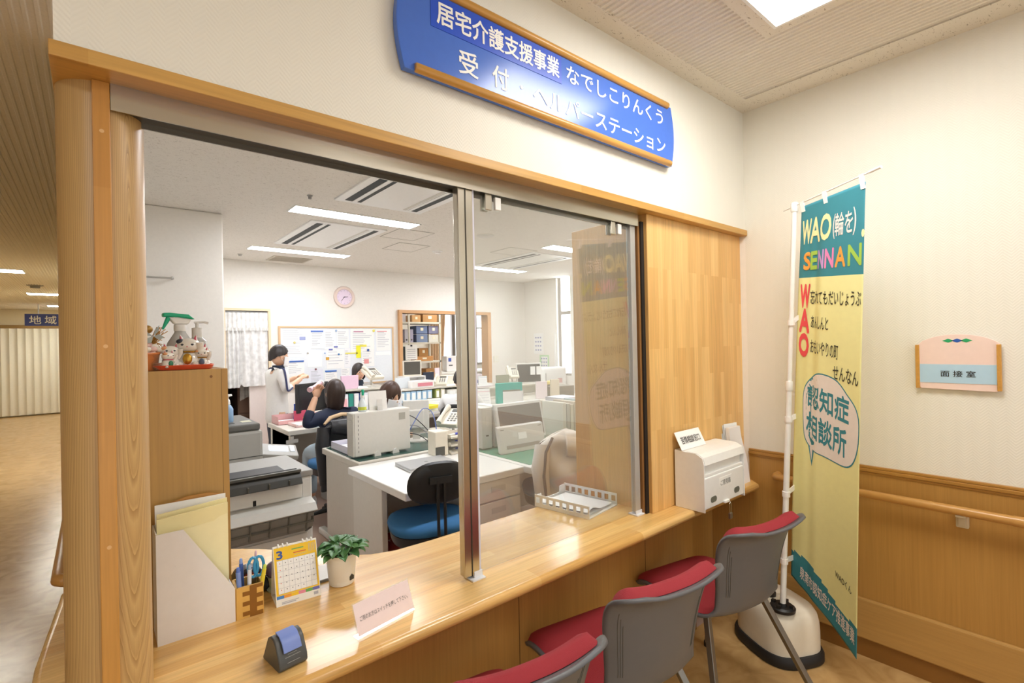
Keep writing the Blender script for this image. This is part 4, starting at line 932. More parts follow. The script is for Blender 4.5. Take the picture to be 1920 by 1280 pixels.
# ---- task chairs
def task_chair(name, label, loc, rz, seat=blue_f, back=black, group='office task chairs', tall=.225, bz=.76):
    t = thing(name, label, 'chair', loc, rz, group)
    def st(k, z): return superring((0, .0), .225*k, .215*k, z+.045, 32, 2.7)
    b = B(); b.loft([st(.86, .415), st(.98, .425), st(1.0, .445), st(.96, .468), st(.8, .476), st(.4, .474)]); b.done('seat', seat, t, smooth=60)
    b = B(); b.loft([st(.70, .345), st(.92, .365), st(.97, .420), st(.86, .424)]); b.done('seat_shell', black, t, smooth=50)
    def bk(u, v, d):
        q = u*2*math.pi; r = v; w = .168*r*math.copysign(abs(math.cos(q))**.8, math.cos(q)); h = tall/2*r*math.copysign(abs(math.sin(q))**.85, math.sin(q))
        return Vector((w*(1-.12*h/tall), -.235+d+.25*w*w/.1*.1-.06*h, bz+h))
    b = B(); NB = 36
    rg = lambda r, d: [bk(i/NB, r, d) for i in range(NB)]
    b.loft([rg(.02, -.018), rg(.6, -.018), rg(.92, -.014), rg(1.0, .0), rg(.92, .028), rg(.6, .040), rg(.02, .042)], m=0)
    for i in range(len(b.m)): b.m[i] = 0
    o = b.done('backrest', [back], t, smooth=50)
    b = B(); b.loft([rg(.92, .029), rg(.6, .0415), rg(.02, .0435)]); b.done('back_cushion', seat, t, smooth=60)
    b = B()
    for s in (-1, 1): b.tube([(s*.018, -.10, .395), (s*.018, -.24, .41), (s*.018, -.275, .46), (s*.018, -.268, bz+.02)], .0085, 8)
    b.box((0, -.265, bz+.02), (.12, .02, .035)); b.done('back_bar', black, t)
    b = B(); b.cyl((0, 0, .10), (0, 0, .40), .026, 16); b.done('gas_column', black, t)
    b = B()
    for k in range(5):
        a = k*2*math.pi/5+.3; e = Vector((.225*math.cos(a), .225*math.sin(a), .065)); b.tube([(0, 0, .10), e], [.028, .014], 8)
    b.done('star_base', black, t)
    for k in range(5):
        a = k*2*math.pi/5+.3; b = B(); b.cyl(Vector((.225*math.cos(a)-.02, .225*math.sin(a), .028)), Vector((.225*math.cos(a)+.02, .225*math.sin(a), .028)), .028, 14); b.done('caster', black, t)
    return t
tc0 = task_chair('task_chair', 'blue seated task chair with black oval back in front of the white desk', (1.44, 1.22, 0), D2R(-16))
dup(tc0, (1.60, 3.04, 0), D2R(8), 'task chair under the woman in navy, covered by a black jacket')
dup(tc0, (2.42, 1.20, 0), D2R(-35), 'task chair covered by a white jacket behind the sliding glass')
dup(tc0, (2.02, 3.05, 0), D2R(165), 'task chair of the long haired woman behind the computer case')
dup(tc0, (2.98, 3.15, 0), D2R(-50), 'blue backed task chair of the person in the white shirt')
dup(tc0, (2.82, 5.47, 0), D2R(180), 'task chair of the woman sitting before the whiteboard')
# ---- office machines on the left
t = thing('office_printer', 'large grey and white printer with open feed trays behind the calendar', 'printer', (.72, 1.85, 0))
x0, x1, yf, yb = .36, .925, 1.60, 2.10
B().bx(x0, x1, yf, yb, .0, .765).done('body', M('printer_body', 'E3E2DD', .4), t, bevel=.012, w=True)
b = B(); b.bx(x0, x1+.003, yf-.004, yb, .765, .800); b.done('top_cover', M('printer_grey', 'A3A29D', .45), t, bevel=.006, w=True)
B().bx(x0, .80, yf+.012, yf+.22, .8005, .803).done('paper_slot', black, t, w=True)
b = B(); b.prism([(yf-.004, .803), (yf-.03, .775), (yf-.05, .742), (yf-.035, .738), (yf-.004, .752)], (x0, 0, 0), Y_, Z_, (.50, 0, 0)); h = b.done('upper_flap', M('flap_dark', '32322E', .45), t, w=True, bevel=.003)
b = B()
for i in range(5): b.bx(x0+.03+i*.1, x0+.036+i*.1, yf-.052, yf-.03, .742, .77)
b.bx(x0, x0+.5, yf-.02, yf+.002, .801, .814); b.done('flap_ribs', grey_dk, t, w=True)
b = B(); b.tube([(x0, yf+.03, .806), (x0+.49, yf+.03, .806)], .008, 8); b.done('roller', black, t, w=True)
B().bx(x0, .865, yf-.012, yf, .660, .735).done('front_door', M('printer_body', 'E3E2DD', .4), t, w=True, bevel=.003)
B().bx(.87, .915, yf-.003, yf, .655, .755).done('side_latch', M('printer_body', 'E3E2DD', .4), t, w=True, bevel=.002)
ft = B(); ft.prism([(yf, .655), (yf-.085, .640), (yf-.115, .605), (yf-.10, .595), (yf, .62)], (x0, 0, 0), Y_, Z_, (.555, 0, 0)); lf_ = ft.done('lower_tray', M('tray_grey', 'C6C5BF', .45), t, w=True, bevel=.003)
ft = B(); ft.prism([(yf-.002, .617), (yf-.10, .593), (yf-.075, .51), (yf-.002, .47)], (x0, 0, 0), Y_, Z_, (.54, 0, 0)); ft.done('tray_underside', M('tray_under', '8B8A82', .5), t, w=True, bevel=.003)
ft = B()
for i in range(6): ft.prism([(yf-.101, .595), (yf-.112, .597), (yf-.082, .502), (yf-.072, .508)], (x0+.04+i*.092, 0, 0), Y_, Z_, (.006, 0, 0))
ft.bx(x0, x0+.54, yf-.093, yf-.088, .54, .55); ft.done('tray_ribs', M('tray_rib', '6A6962', .5), t, w=True)
ft = B(); ft.tube([(.885, yf-.004, .475), (.89, yf-.06, .505), (.892, yf-.09, .575)], .010, 6); ft.done('tray_arm', grey_dk, t, w=True)
for z0, z1 in ((.06, .2), (.21, .34), (.35, .46)):
    d = B().bx(x0+.02, x1-.03, yf-.010, yf, z0, z1).done('paper_drawer', M('printer_body', 'E3E2DD', .4), t, w=True, bevel=.003)
b = B(); b.bx(.62, .635, yf-.0145, yf-.0115, .662, .69); b.done('lock', black, t, w=True)
t = thing('copier', 'dark topped office copier behind the printer with an angled control panel', 'copier', (.72, 2.7, 0))
yf, yb, x1 = 2.42, 3.0, .865
B().bx(.3, x1, yf, yb, .02, .70).done('body', M('copier_white', 'E4E3DE', .4), t, bevel=.012, w=True)
B().bx(.3, x1+.005, yf-.006, yb, .705, .93).done('scanner_unit', M('copier_grey', 'A6A59F', .45), t, bevel=.02, w=True)
B().bx(.3, x1-.01, yf-.002, yb, .932, .975).done('lid', M('copier_dark', '63625D', .45), t, bevel=.01, w=True)
B().bx(.45, .72, yf+.10, yf+.3, .975, .978).done('lid_slot', grey_dk, t, w=True)
B().bx(.77, .83, yf+.12, yf+.2, .975, .976).done('lid_label', M('lid_label', 'D8D5B8', .5), t, w=True)
B().bx(.52, .70, yf-.02, yf, .58, .655).done('handle', M('copier_white', 'E4E3DE', .4), t, bevel=.006, w=True)
B().bx(.3, x1, yf-.008, yf-.005, .755, .76).done('seam', grey_dk, t, w=True)
rot = Euler((D2R(14), D2R(10), D2R(-8)))
b = B(); b.box((x1+.13, yf+.10, .745), (.24, .19, .035), rot=rot); b.done('control_panel', M('panel_grey', 'A5A49E', .45), t, w=True, bevel=.006)
b = B(); b.box((x1+.13, yf+.11, .764), (.13, .10, .004), rot=rot); b.box((x1+.22, yf+.10, .752), (.03, .1, .004), rot=rot); b.done('screen', M('panel_screen', '7F858A', .2), t, w=True)
b = B(); b.tube([(x1-.02, yf+.12, .70), (x1+.08, yf+.12, .69), (x1+.12, yf+.12, .72)], .03, 10); b.done('panel_arm', grey_lt, t, w=True)
b = thing('sanitizer_bottle', 'small white and blue bottle standing on the dark copier lid', 'bottle', (.70, 2.62, .9755))
q = B(); q.lathe([(.03, 0), (.033, .01), (.033, .09), (.02, .115), (.012, .12)], n=20); q.done('bottle', M('bottle_blue', '8FB2D6', .25), b, smooth=40)
q = B(); q.lathe([(.014, .12), (.016, .125), (.014, .15), (.006, .16), (.006, .175), (.028, .18), (.026, .19), (0, .192)], n=16); q.done('pump', white_pl, b, smooth=40)
# ---- computer case and other things on the near desks
def pc_case(name, label, x0, x1, y0, y1, z, h, flat=True, grp=None):
    t = thing(name, label, 'computer', ((x0+x1)/2, (y0+y1)/2, z), 0, grp); a, c = (x1-x0)/2, (y1-y0)/2
    B().bx(-a, a, -c, c, .012, h).done('case', M('pc_beige', 'D6D4CC', .4), t, bevel=.006); return t, a, c
t, a, c = pc_case('desktop_computer', 'upright grey computer case on the green desk mat behind the white desk', 1.365, 1.79, 2.07, 2.175, .703, .315)
B().bx(-a-.012, -a, -c, c, .014, .313).done('front_bezel', M('pc_bezel', 'C9C7BE', .4), t, bevel=.004)
for z in (.24, .27): B().bx(-a-.014, -a-.011, -c+.012, c-.012, z, z+.018).done('drive_bay', grey_lt, t)
b = B()
for i in range(9): b.bx(-a+.025, -a+.030, -c-.001, -c+.001, .04+i*.03, .055+i*.03)
b.done('vent_slots', grey_mid, t)
B().bx(a-.09, a-.04, -c-.0015, -c, .235, .285).done('rating_plate', M('plate_grey', 'A9A79C', .5), t)
for x in (-.05, .09): 
    b = B(); b.prism([(.025*math.cos(q*math.pi/10), .034*math.sin(q*math.pi/10)) for q in range(11)], (x, -c-.012, .0), X_, Z_, (0, 2*c+.024, 0)); b.done('stand_foot', M('foot_grey', 'E0DED8', .4), t)
# items on top of the case
zt = .703+.315
t = thing('spray_bottle', 'clear spray bottle with a green trigger head on top of the upright computer case', 'spray bottle', (1.445, 2.12, zt))
q = B(); q.lathe([(.026, 0), (.029, .006), (.029, .05), (.014, .085), (.011, .10)], n=20); q.done('bottle', M('bottle_clear', 'D5DEE0', .15), t, smooth=40)
q = B(); q.lathe([(.0285, .012), (.0295, .014), (.0295, .034), (.0285, .036)], n=20); q.done('label_band', M('bottle_label', 'C9D24A', .5), t)
q = B(); q.lathe([(.012, .098), (.014, .10), (.014, .118), (.008, .122)], n=14); q.tube([(-.0, -.008, .12), (.0, .012, .128)], .010, 8); q.done('collar', white_pl, t, smooth=40)
q = B(); q.tube([(0, -.012, .115), (0, -.014, .14), (0, -.010, .155)], [.007, .011, .009], 8); q.done('trigger_head', M('spray_green', '1FAE86', .35), t, smooth=60)
t = thing('card_stand', 'white card on a clear stand on top of the upright computer case', 'card stand', (1.575, 2.13, zt), D2R(-6))
q = B(); q.prism([(-.066, 0), (.066, 0), (.066, .135), (-.066, .135)], (0, .01, 0), X_, (0, .18, .983), (0, .003, 0)); q.done('card', M('card_grey', 'E2DFD9', .6), t)
q = B(); q.bx(-.018, .020, -.012, -.009, .0, .075).bx(-.018, .02, -.02, -.012, .0, .03).bx(-.018, .02, -.022, .0, 0, .003); q.done('stand', M('stand_clear', 'DCDAD6', .2), t)
def monitor(name, label, loc, rz, w, h, scr, frame, tilt=0, stand=True, back=False):
    t = thing(name, label, 'monitor', loc, rz)
    z0 = .10 if stand else .0; ry = Vector((0, math.sin(tilt), math.cos(tilt)))
    b = B(); b.prism([(-w/2, 0), (w/2, 0), (w/2, h), (-w/2, h)], (0, 0, z0), X_, ry, (0, .035, 0)); b.done('bezel', frame, t, bevel=.004)
    b = B(); b.prism([(-w/2+.02, .022), (w/2-.02, .022), (w/2-.02, h-.02), (-w/2+.02, h-.02)], (0, -.002, z0), X_, ry, (0, .004, 0)); b.done('screen', scr, t)
    if stand:
        b = B(); b.bx(-.03, .03, .02, .05, .0, z0+.12); b.lathe([(.11, 0), (.11, .008), (.03, .018)], (0, .03, 0), 24); b.done('stand', frame, t)
    return t
scr_dk = M('screen_dark', '4A4844', .2); scr_wrap = M('screen_wrapped', '6B655F', .12, coat=.6, bump=.4, bscale=30)
monitor('monitor', 'grey monitor with a dark film covered screen behind the glass', (2.50, 1.60, .745), D2R(1), .47, .285, scr_wrap, M('monitor_white', 'D9D9D6', .35), -D2R(-12), False)
t = thing('card_printer', 'slim grey scanner leaning against the dark screen on the green mat', 'scanner', (2.36, 1.44, .7035), D2R(-3))
b = B(); v = Vector((0, .22, .975)); b.prism([(-.205, 0), (.205, 0), (.205, .185), (-.205, .185)], (0, 0, 0), X_, v, (0, .035, .006)); b.done('body', M('scanner_grey', 'CFCDC6', .4), t, bevel=.004)
b = B(); b.prism([(-.15, .03), (.15, .03), (.15, .055), (-.15, .055)], (0, -.001, 0), X_, v, (0, .002, 0)); b.done('slot', M('scanner_slot', 'A49E96', .5), t)
b = B(); b.prism([(-.035, .09), (.04, .09), (.04, .135), (-.035, .135)], (0, -.001, 0), X_, v, (0, .002, 0)); b.done('label', paper_m, t)
b = B()
for x in (-.17, .17): b.prism([(x-.015, .165), (x+.015, .165), (x+.015, .170), (x-.015, .170)], (0, -.001, 0), X_, v, (0, .002, 0))
b.done('marking', grey_mid, t)
for i, (xx, lb) in enumerate(((2.20, 'slim grey computer case nearest the steel post behind the glass'), (2.315, 'slim grey computer case next to the dark screen behind the glass'))):
    t, a, c = pc_case('desktop_computer', lb, xx-.045, xx+.045, 1.68, 1.95, .70, .31, grp='slim computer cases behind the glass')
    B().bx(-a, a, -c-.012, -c, .012, .31).done('front_bezel', M('pc_bezel', 'C9C7BE', .4), t, bevel=.004)
    B().bx(-.012, .012, -c-.0135, -c-.011, .17, .25).done('drive_bay', grey_lt, t); B().bx(-.012, .012, -c-.0135, -c-.011, .10, .11).done('power_button', grey_dk, t)
# laptop
t = thing('laptop', 'closed silver laptop lying on the white desk', 'laptop', (1.64, 1.585, .7005), D2R(-4))
silver = M('laptop_silver', 'C4C6C8', .3, .5)
B().box((0, 0, .008), (.33, .235, .016)).done('base', silver, t, bevel=.004); B().box((0, 0, .020), (.33, .235, .008)).done('lid', silver, t, bevel=.003)
b = B(); b.lathe([(.013, 0), (.013, .001), (0, .001)], (0, 0, .024), 20); b.done('logo_disc', M('logo_grey', 'A9ADB2', .3, .6), t)
b = B(); b.text('hp', (0, 0, .0252), Vector((-1, 0, 0)), -Y_, None, .012, bold=.02); b.done('logo', grey_dk, t)
# red box under the desk
t = thing('cardboard_box', 'red cardboard box with white lettering under the white desk', 'box', (1.52, 1.62, 0), D2R(-4))
B().box((0, 0, .13), (.36, .30, .26)).done('carton', M('box_red', 'B93A38', .55), t, bevel=.003)
b = B(); b.text('r White', (-.04, .02, .2605), X_, Y_, .17, .04, bold=.02); b.done('lettering', M('box_pink', 'E4B4B0', .6), t)
B().box((.0, -.06, .2606), (.07, .06, .001)).done('label', grey_lt, t)
# white tray with papers on the green mat
def open_tray(label, x, y, z, w, d, h, mat, rz=0, grp=None, name='document_tray', paper=True):
    t = thing(name, label, 'tray', (x, y, z), rz, grp); a, c = w/2, d/2
    b = B(); b.bx(-a, a, -c, c, .0004, .003); b.done('base', mat, t)
    for q in ((-a, -a+.003, -c, c), (a-.003, a, -c, c), (-a, a, c-.003, c)): B().bx(*q, 0, h).done('side_wall', mat, t)
    B().bx(-a, a, -c, -c+.003, 0, h*.5).done('front_lip', mat, t)
    if paper:
        p = thing('paper_stack', 'papers lying in '+label, 'papers', (x, y, z+.0035), rz); b = B()
        for i in range(3): b.box((.002*i, .003*i, .003+.006*i), (w*.86, d*.84, .005), .02*i)
        b.done('sheets', paper_m, p)
    return t
open_tray('the lavender white tray left of the computer case', 1.50, 2.40, .7032, .24, .32, .055, M('tray_lavender', 'DAD8E6', .4))
# label printer, cable box, pen trays at the back of the white desk
t = thing('label_printer', 'beige label printer box with blue pens beside the steel post on the white desk', 'printer', (1.86, 1.80, .7005), D2R(-5))
B().box((0, 0, .085), (.10, .12, .17)).done('body', cream_pl, t, bevel=.006); B().box((-.012, -.061, .035), (.07, .004, .06)).done('front_slot', grey_dk, t); B().box((.035, -.062, .035), (.025, .004, .06)).done('latch', cream_pl, t)
for i, (z, lb) in enumerate(((.70, 'lowest shelf tray of blue pens beside the label printer'), (.755, 'middle shelf tray of blue pens beside the label printer'), (.81, 'top shelf tray with a blue pen beside the label printer'))):
    t = open_tray(lb, 2.00, 1.80, z+.0005, .17, .16, .03, cream_pl, grp='stacked pen trays', name='pen_tray', paper=False)
    for k in range(3 if i < 2 else 1):
        q = thing('pen', 'blue and white pen in the '+lb.split(' of ')[0].split(' with ')[0]+(' at the back', ' in the middle', ' at the front')[k], 'pen', (2.0, 1.82-.03*k, z+.012+.0003), D2R(12))
        b = B(); b.tube([(-.07, 0, 0), (.02, 0, 0)], .007, 8); b.done('barrel', white_pl, q); b = B(); b.tube([(.02, 0, 0), (.075, 0, 0)], .009, 8); b.done('cap', M('pen_cap_blue', '4A55C8', .35), q)
# white monitor seen from behind with cables
t = thing('monitor', 'white monitor turned away, right of the upright computer case', 'monitor', (2.00, 2.36, .703), D2R(-28))
B().box((0, 0, .20), (.21, .03, .26)).done('bezel', M('monitor_back', 'DCDAD4', .4), t, bevel=.01); B().box((0, -.03, .18), (.13, .05, .15)).done('rear_housing', M('monitor_back', 'DCDAD4', .4), t, bevel=.01)
b = B(); b.bx(-.03, .03, -.03, .01, 0, .12); b.lathe([(.09, 0), (.09, .01), (.02, .02)], n=24); b.done('stand', grey_lt, t)
for i, (col, pts, lb) in enumerate((('26262A', [(1.80, 2.13, .96), (1.86, 2.10, .92), (1.93, 2.05, .83), (1.95, 1.98, .75), (1.96, 1.92, .705)], 'black cable hanging from the back of the computer case'), ('6E86C8', [(1.80, 2.14, .80), (1.86, 2.13, .90), (1.93, 2.12, .99), (1.99, 2.08, .95), (1.98, 2.0, .78), (1.96, 1.96, .705)], 'blue network cable looping behind the computer case'), ('2A2A2E', [(1.80, 2.12, .82), (1.87, 2.08, .80), (1.92, 2.0, .74), (1.90, 1.93, .706)], 'lower black cable behind the computer case'), ('8A8A90', [(1.80, 2.13, .88), (1.88, 2.1, .86), (1.95, 2.02, .77), (1.97, 1.94, .706)], 'grey cable behind the computer case'))):
    q = thing('cable', lb, 'cable', pts[0]); b = B(); P = [lerp_path(pts, k/24) for k in range(25)]; b.tube(P, .0035, 6); b.done('cord', M('cable_'+col, col, .5), q, smooth=60, w=True)
# telephones
def phone(label, loc, rz, arm=True, col=cream_pl, tilt=35):
    t = thing('telephone', label, 'telephone', loc, rz); R = Euler((D2R(tilt), 0, 0)); z = .12 if arm else .03
    b = B(); b.box((0, 0, z+.03), (.19, .22, .04), rot=R); b.done('body', col, t, bevel=.008)
    b = B(); Rm = R.to_matrix(); P = [Vector((0, 0, z+.03))+Rm @ Vector((-.065, y, .034+.012*math.cos(y*14))) for y in (-.11, -.08, -.03, .03, .08, .11)]; b.tube(P, [.024, .022, .014, .014, .022, .024], 10); b.done('handset', col, t, smooth=60)
    b = B()
    for i in range(4):
        for k in range(3): b.box(Vector((0, 0, z+.03))+Rm @ Vector((.0+.03*k, -.06+.028*i, .022)), (.018, .014, .006), rot=R)
    b.done('keypad', grey_mid, t)
    b = B(); b.box(Vector((0, 0, z+.03))+Rm @ Vector((.03, .075, .021)), (.09, .035, .004), rot=R); b.done('display', grey_dk, t)
    if arm:
        b = B(); b.box((0, 0, .008), (.16, .16, .016)); b.tube([(0, .03, .01), (0, .03, z+.02)], .014, 8); b.done('stand', grey_lt, t)
    return t
phone('grey desk telephone on a tilted stand just left of the steel post', (2.34, 2.36, .70), D2R(-60), tilt=30)
phone('beige telephone on a tall stand in front of the woman at the whiteboard', (2.50, 4.28, 1.0004), D2R(10), tilt=28)
phone('white telephone on the shelf above the blue binders', (3.62, 4.60, .9205), D2R(-40), arm=False, tilt=25)
phone('white telephone standing on the far desk right of the timber framed opening', (5.0, 4.72, .86), D2R(-30), tilt=40)
# shelf stands on the middle rows
def shelf(label, x0, x1, y0, y1, z, h, mat=desk_g):
    t = thing('desk_shelf', label, 'shelf', ((x0+x1)/2, (y0+y1)/2, z))
    B().bx(x0, x1, y0, y1, z+h-.018, z+h).done('top_board', mat, t, w=True); B().bx(x0, x0+.015, y0, y1, z+.0004, z+h-.018).done('side_board', mat, t, w=True); B().bx(x1-.015, x1, y0, y1, z+.0004, z+h-.018).done('side_board', mat, t, w=True)
    B().bx(x0, x1, y1-.01, y1, z+.02, z+h-.018).done('back_board', mat, t, w=True); return t
shelf('steel desk shelf holding coloured binders right of the woman in navy', 2.06, 2.66, 4.14, 4.42, .70, .30)
shelf('white desk shelf over the pale blue binders under the store room opening', 2.86, 3.9, 4.42, 4.72, .70, .22)
shelf('low shelf on the middle row behind the teal box', 3.9, 5.5, 4.30, 4.42, .70, .16)
def binder(label, x, y, z, w, d, h, col, grp=None, rz=0, lab=True):
    t = thing('binder', label, 'binder', (x, y, z), rz, grp)
    B().bx(-w/2, w/2, -d/2, d/2, .0004, h).done('cover', M('binder_'+col, col, .45), t, bevel=.003)
    if lab: B().bx(-w*.32, w*.32, -d/2-.0015, -d/2, h*.45, h*.9).done('spine_label', paper_m, t)
    b = B(); b.cyl((0, -d/2-.001, h*.2), (0, -d/2, h*.2), w*.22, 12); b.done('finger_ring', grey_dk, t)
    return t
x = 2.105
for col, w, lb in (('E6E6EE', .05, 'white binder at the left of the shelf beside the woman in navy'), ('2F8F80', .055, 'green binder on the shelf beside the woman in navy'), ('E8E8EC', .06, 'wide white binder between green and blue ones beside the woman in navy'), ('3E5FA8', .05, 'dark blue binder on the shelf beside the woman in navy'), ('E3E3E9', .05, 'white binder right of the dark blue one near the woman in navy')):
    binder(lb, x+w/2, 4.26, .70, w-.004, .22, .25, col, 'binders beside the woman in navy', lab=(col not in ('2F8F80',))); x += w+.004
g = 'pale blue binders under the white shelf'
for i in range(6):
    binder('pale blue and white binder in the row under the white shelf before the opening', 2.96+.078*i, 4.55, .70, .07, .24, .19, 'A9CCE6', g)
binder('yellow topped binder at the left end of the pale blue row', 2.895, 4.55, .70, .05, .24, .19, 'EADF9A', 'binders under the white shelf')
binder('olive green binder at the right end of the pale blue row', 3.47, 4.55, .70, .06, .24, .19, 'B9BE6A', 'binders under the white shelf')
binder('cream binder beside the olive green one under the white shelf', 3.55, 4.55, .70, .06, .24, .19, 'E6DFC6', 'binders under the white shelf')
binder('white binder at the right end under the white shelf', 3.70, 4.55, .70, .16, .24, .17, 'E9E6DE', 'binders under the white shelf')
cols = ['D8D4CA', 'B9B6AE', 'D9D2C0', 'C4B8A8', 'DDB98A', 'F0DC30', 'A9BBD0', 'D8D0C4']
for i, c_ in enumerate(cols):
    binder(('first', 'second', 'third', 'fourth', 'tan fifth', 'bright yellow', 'pale blue', 'last white')[i]+' upright file in the row right of the dark film covered screen', 2.84+.042*i, 1.62, .70, .036, .24, .30-.01*(i % 3), c_, 'upright files behind the glass', lab=False)
# assorted boxes, calendars and trays
def boxy(name, label, cat, p, w, d, h, col, part='carton', rz=0, grp=None, extra=None):
    t = thing(name, label, cat, (p[0], p[1], p[2]), rz, grp)
    B().bx(-w/2, w/2, -d/2, d/2, .0004, h).done(part, M('box_'+col, col, .6), t, bevel=.003)
    if extra:
        for nm, col2, q in extra: B().bx(*q).done(nm, M('box_'+col2, col2, .6), t)
    return t
def easel(label, p, w, h, rz=0, head='E7B4BC', name='desk_calendar'):
    t = thing(name, label, 'calendar', p, rz); bk = Vector((0, .34, .94)); u_ = X_
    b = B(); b.prism([(-w/2, 0), (w/2, 0), (w/2, h), (-w/2, h)], (0, 0, 0), X_, bk, (0, .002, 0)); b.done('page', paper_m, t)
    b = B(); b.prism([(-w/2, 0), (w/2, 0), (w/2, h*1.02), (-w/2, h*1.02)], (0, h*.62, 0), X_, Vector((0, -.28, .96)), (0, .003, 0)); b.done('easel_back', M('easel_dark', '5A5550', .6), t)
    b = B(); b.prism([(-w/2, h*.8), (w/2, h*.8), (w/2, h*.84), (-w/2, h*.84)], (0, -.001, 0), X_, bk, (0, .001, 0))
    b.done('header_bar', M('cal_head_'+head, head, .6), t)
    b = B()
    for r in range(4): b.prism([(-w*.42, h*(.12+.16*r)), (w*.42, h*(.12+.16*r)), (w*.42, h*(.15+.16*r)), (-w*.42, h*(.15+.16*r))], (0, -.001, 0), X_, bk, (0, .001, 0))
    b.done('date_rows', M('date_rows', 'D5D5DB', .6), t); return t
easel('large desk calendar on the middle row left of the teal box', (3.72, 3.80, .70), .25, .22, D2R(-22))
easel('small white calendar right of the timber framed opening', (4.45, 4.75, .86), .13, .14, D2R(-30), 'B9C4E0')
easel('small calendar in front of the blue backed chair', (3.08, 3.85, .70), .16, .15, D2R(-15), 'C9D0DC')
boxy('document_case', 'teal plastic document case with a white sheet on the middle row', 'document case', (4.15, 3.78, .70), .36, .06, .26, '2FB3A4', 'case', D2R(-16), None, [('sheet', 'F2F2F0', (-.10, .19, -.036, -.031, .0, .15)), ('opening', '8A8577', (-.10, .15, -.032, -.030, .15, .17))])
boxy('red_print_box', 'white carton with red lettering on the shelf above the blue binders', 'box', (3.28, 4.57, .921), .32, .2, .09, 'F0EDEA', 'carton', 0, None, [('print', 'DE8C98', (-.08, .14, -.102, -.100, .02, .065))])
boxy('pale_blue_screen_card', 'pale card standing on the white shelf left of the red lettered carton', 'card', (3.05, 4.60, .921), .2, .02, .14, 'E3EAF0', 'card')
boxy('yellow_tray', 'bright yellow cloth in a white tray on the middle row', 'cloth', (2.97, 3.80, .7455), .2, .16, .035, 'F2E23A', 'cloth', .3)
open_tray('the white tray under the yellow cloth', 2.97, 3.80, .7005, .34, .26, .045, white_pl, .15, paper=False)
t = thing('drawer_cabinet', 'low white drawer cabinet left of the telephone beside the steel post', 'cabinet', (2.53, 2.87, 0))
B().bx(2.40, 2.66, 2.70, 3.04, .0, .60).done('body', desk_w, t, w=True, bevel=.004)
for k in range(3):
    d = B().bx(2.405, 2.655, 2.685, 2.70, .42-.18*k, .585-.18*k).done('drawer', desk_w, t, w=True, bevel=.003); B().bx(-.05, .05, 2.681-2.87, 2.685-2.87, .53-.18*k, .545-.18*k).done('handle', grey_lt, d)
open_tray('the beige tray on the low drawer cabinet', 2.53, 2.87, .6005, .24, .32, .06, cream_pl, .05)
monitor('monitor', 'large black monitor on the desk of the woman in navy, seen from the side', (1.78, 4.16, .70), D2R(25), .42, .30, M('screen_black', '1C1D20', .25), black, 0, True)
monitor('monitor', 'beige square monitor standing before the store room opening', (3.93, 5.95, .98), D2R(-14), .30, .25, M('screen_grey', '5A564F', .35), M('monitor_cream', 'E9E2D2', .4), 0, False)
shelf('cream stand under the beige square monitor', 3.75, 4.12, 5.86, 6.12, .78, .20, desk_w)
monitor('monitor', 'dark screen with white notes stuck on it, before the window wall', (5.25, 4.60, .74), D2R(-22), .42, .32, scr_dk, M('monitor_white2', 'E4E2DC', .4), .12, True)
t = thing('sticky_notes', 'two white note sheets stuck to the dark screen before the window wall', 'paper', (5.30, 4.54, .99), D2R(-22))
for dx in (-.03, .07): B().box((dx, -.012, .05), (.08, .002, .13)).done('note', paper_m, t)
boxy('screen_back', 'olive grey board standing on the far desk left of the white telephone', 'screen', (4.72, 4.62, .70), .22, .02, .30, '9A9B86', 'board', D2R(-10))
boxy('plastic_bin', 'pink and white plastic bin below the small white calendar', 'bin', (4.42, 4.78, .70), .34, .22, .155, 'EAD6D8', 'bin', 0, None, [('rim', 'F0E8E8', (-.175, .175, -.115, .115, .14, .158))])
boxy('paper_block', 'stack of printed paper on the desk at the glass edge of the timber pier', 'papers', (4.35, 3.0, .0), .3, .3, .82, 'DADADF', 'sheets')
boxy('pink_card', 'pale pink card leaning among the files near the window wall', 'card', (4.75, 3.80, .70), .17, .02, .24, 'EFE2E4', 'card', D2R(-20))
boxy('brown_tray', 'brown open box on the middle row near the timber pier', 'box', (5.15, 3.9, .70), .4, .3, .15, '8E8576', 'carton', D2R(-10))
boxy('beige_folder', 'beige folder standing beside the brown open box', 'folder', (4.93, 3.72, .70), .14, .03, .26, 'E6DCC6', 'sheet', D2R(-12))
boxy('yellow_ruler_box', 'long yellow box lying on the files before the white air purifier', 'box', (5.0, 4.0, .86), .34, .06, .05, 'EDD98A', 'carton', D2R(20))
t = thing('air_purifier', 'tall white appliance with a rounded top standing by the window wall', 'appliance', (6.12, 5.0, 0), D2R(-25))
b = B(); b.loft([superring((0, 0), .24*k, .16*k, z, 32, 5) for k, z in ((.97, 0), (1, .02), (1, 1.0), (.98, 1.03), (.9, 1.045))]); b.done('body', white_pl, t, smooth=50)
B().bx(.06, .14, -.1625, -.160, .78, .86).done('label', M('purifier_label', 'D9B0AC', .5), t); B().bx(-.16, -.15, -.1625, -.16, .55, .95).done('groove', grey_mid, t)
t = thing('floor_lamp_pole', 'thin white pole rising behind the white appliance at the window wall', 'pole', (6.55, 5.3, 0))
b = B(); b.cyl((0, 0, 0), (0, 0, 1.65), .035, 14); b.done('pole', white_pl, t); b = B(); b.lathe([(.09, 0), (.09, .012), (.03, .03)], n=20); b.done('base', white_pl, t)
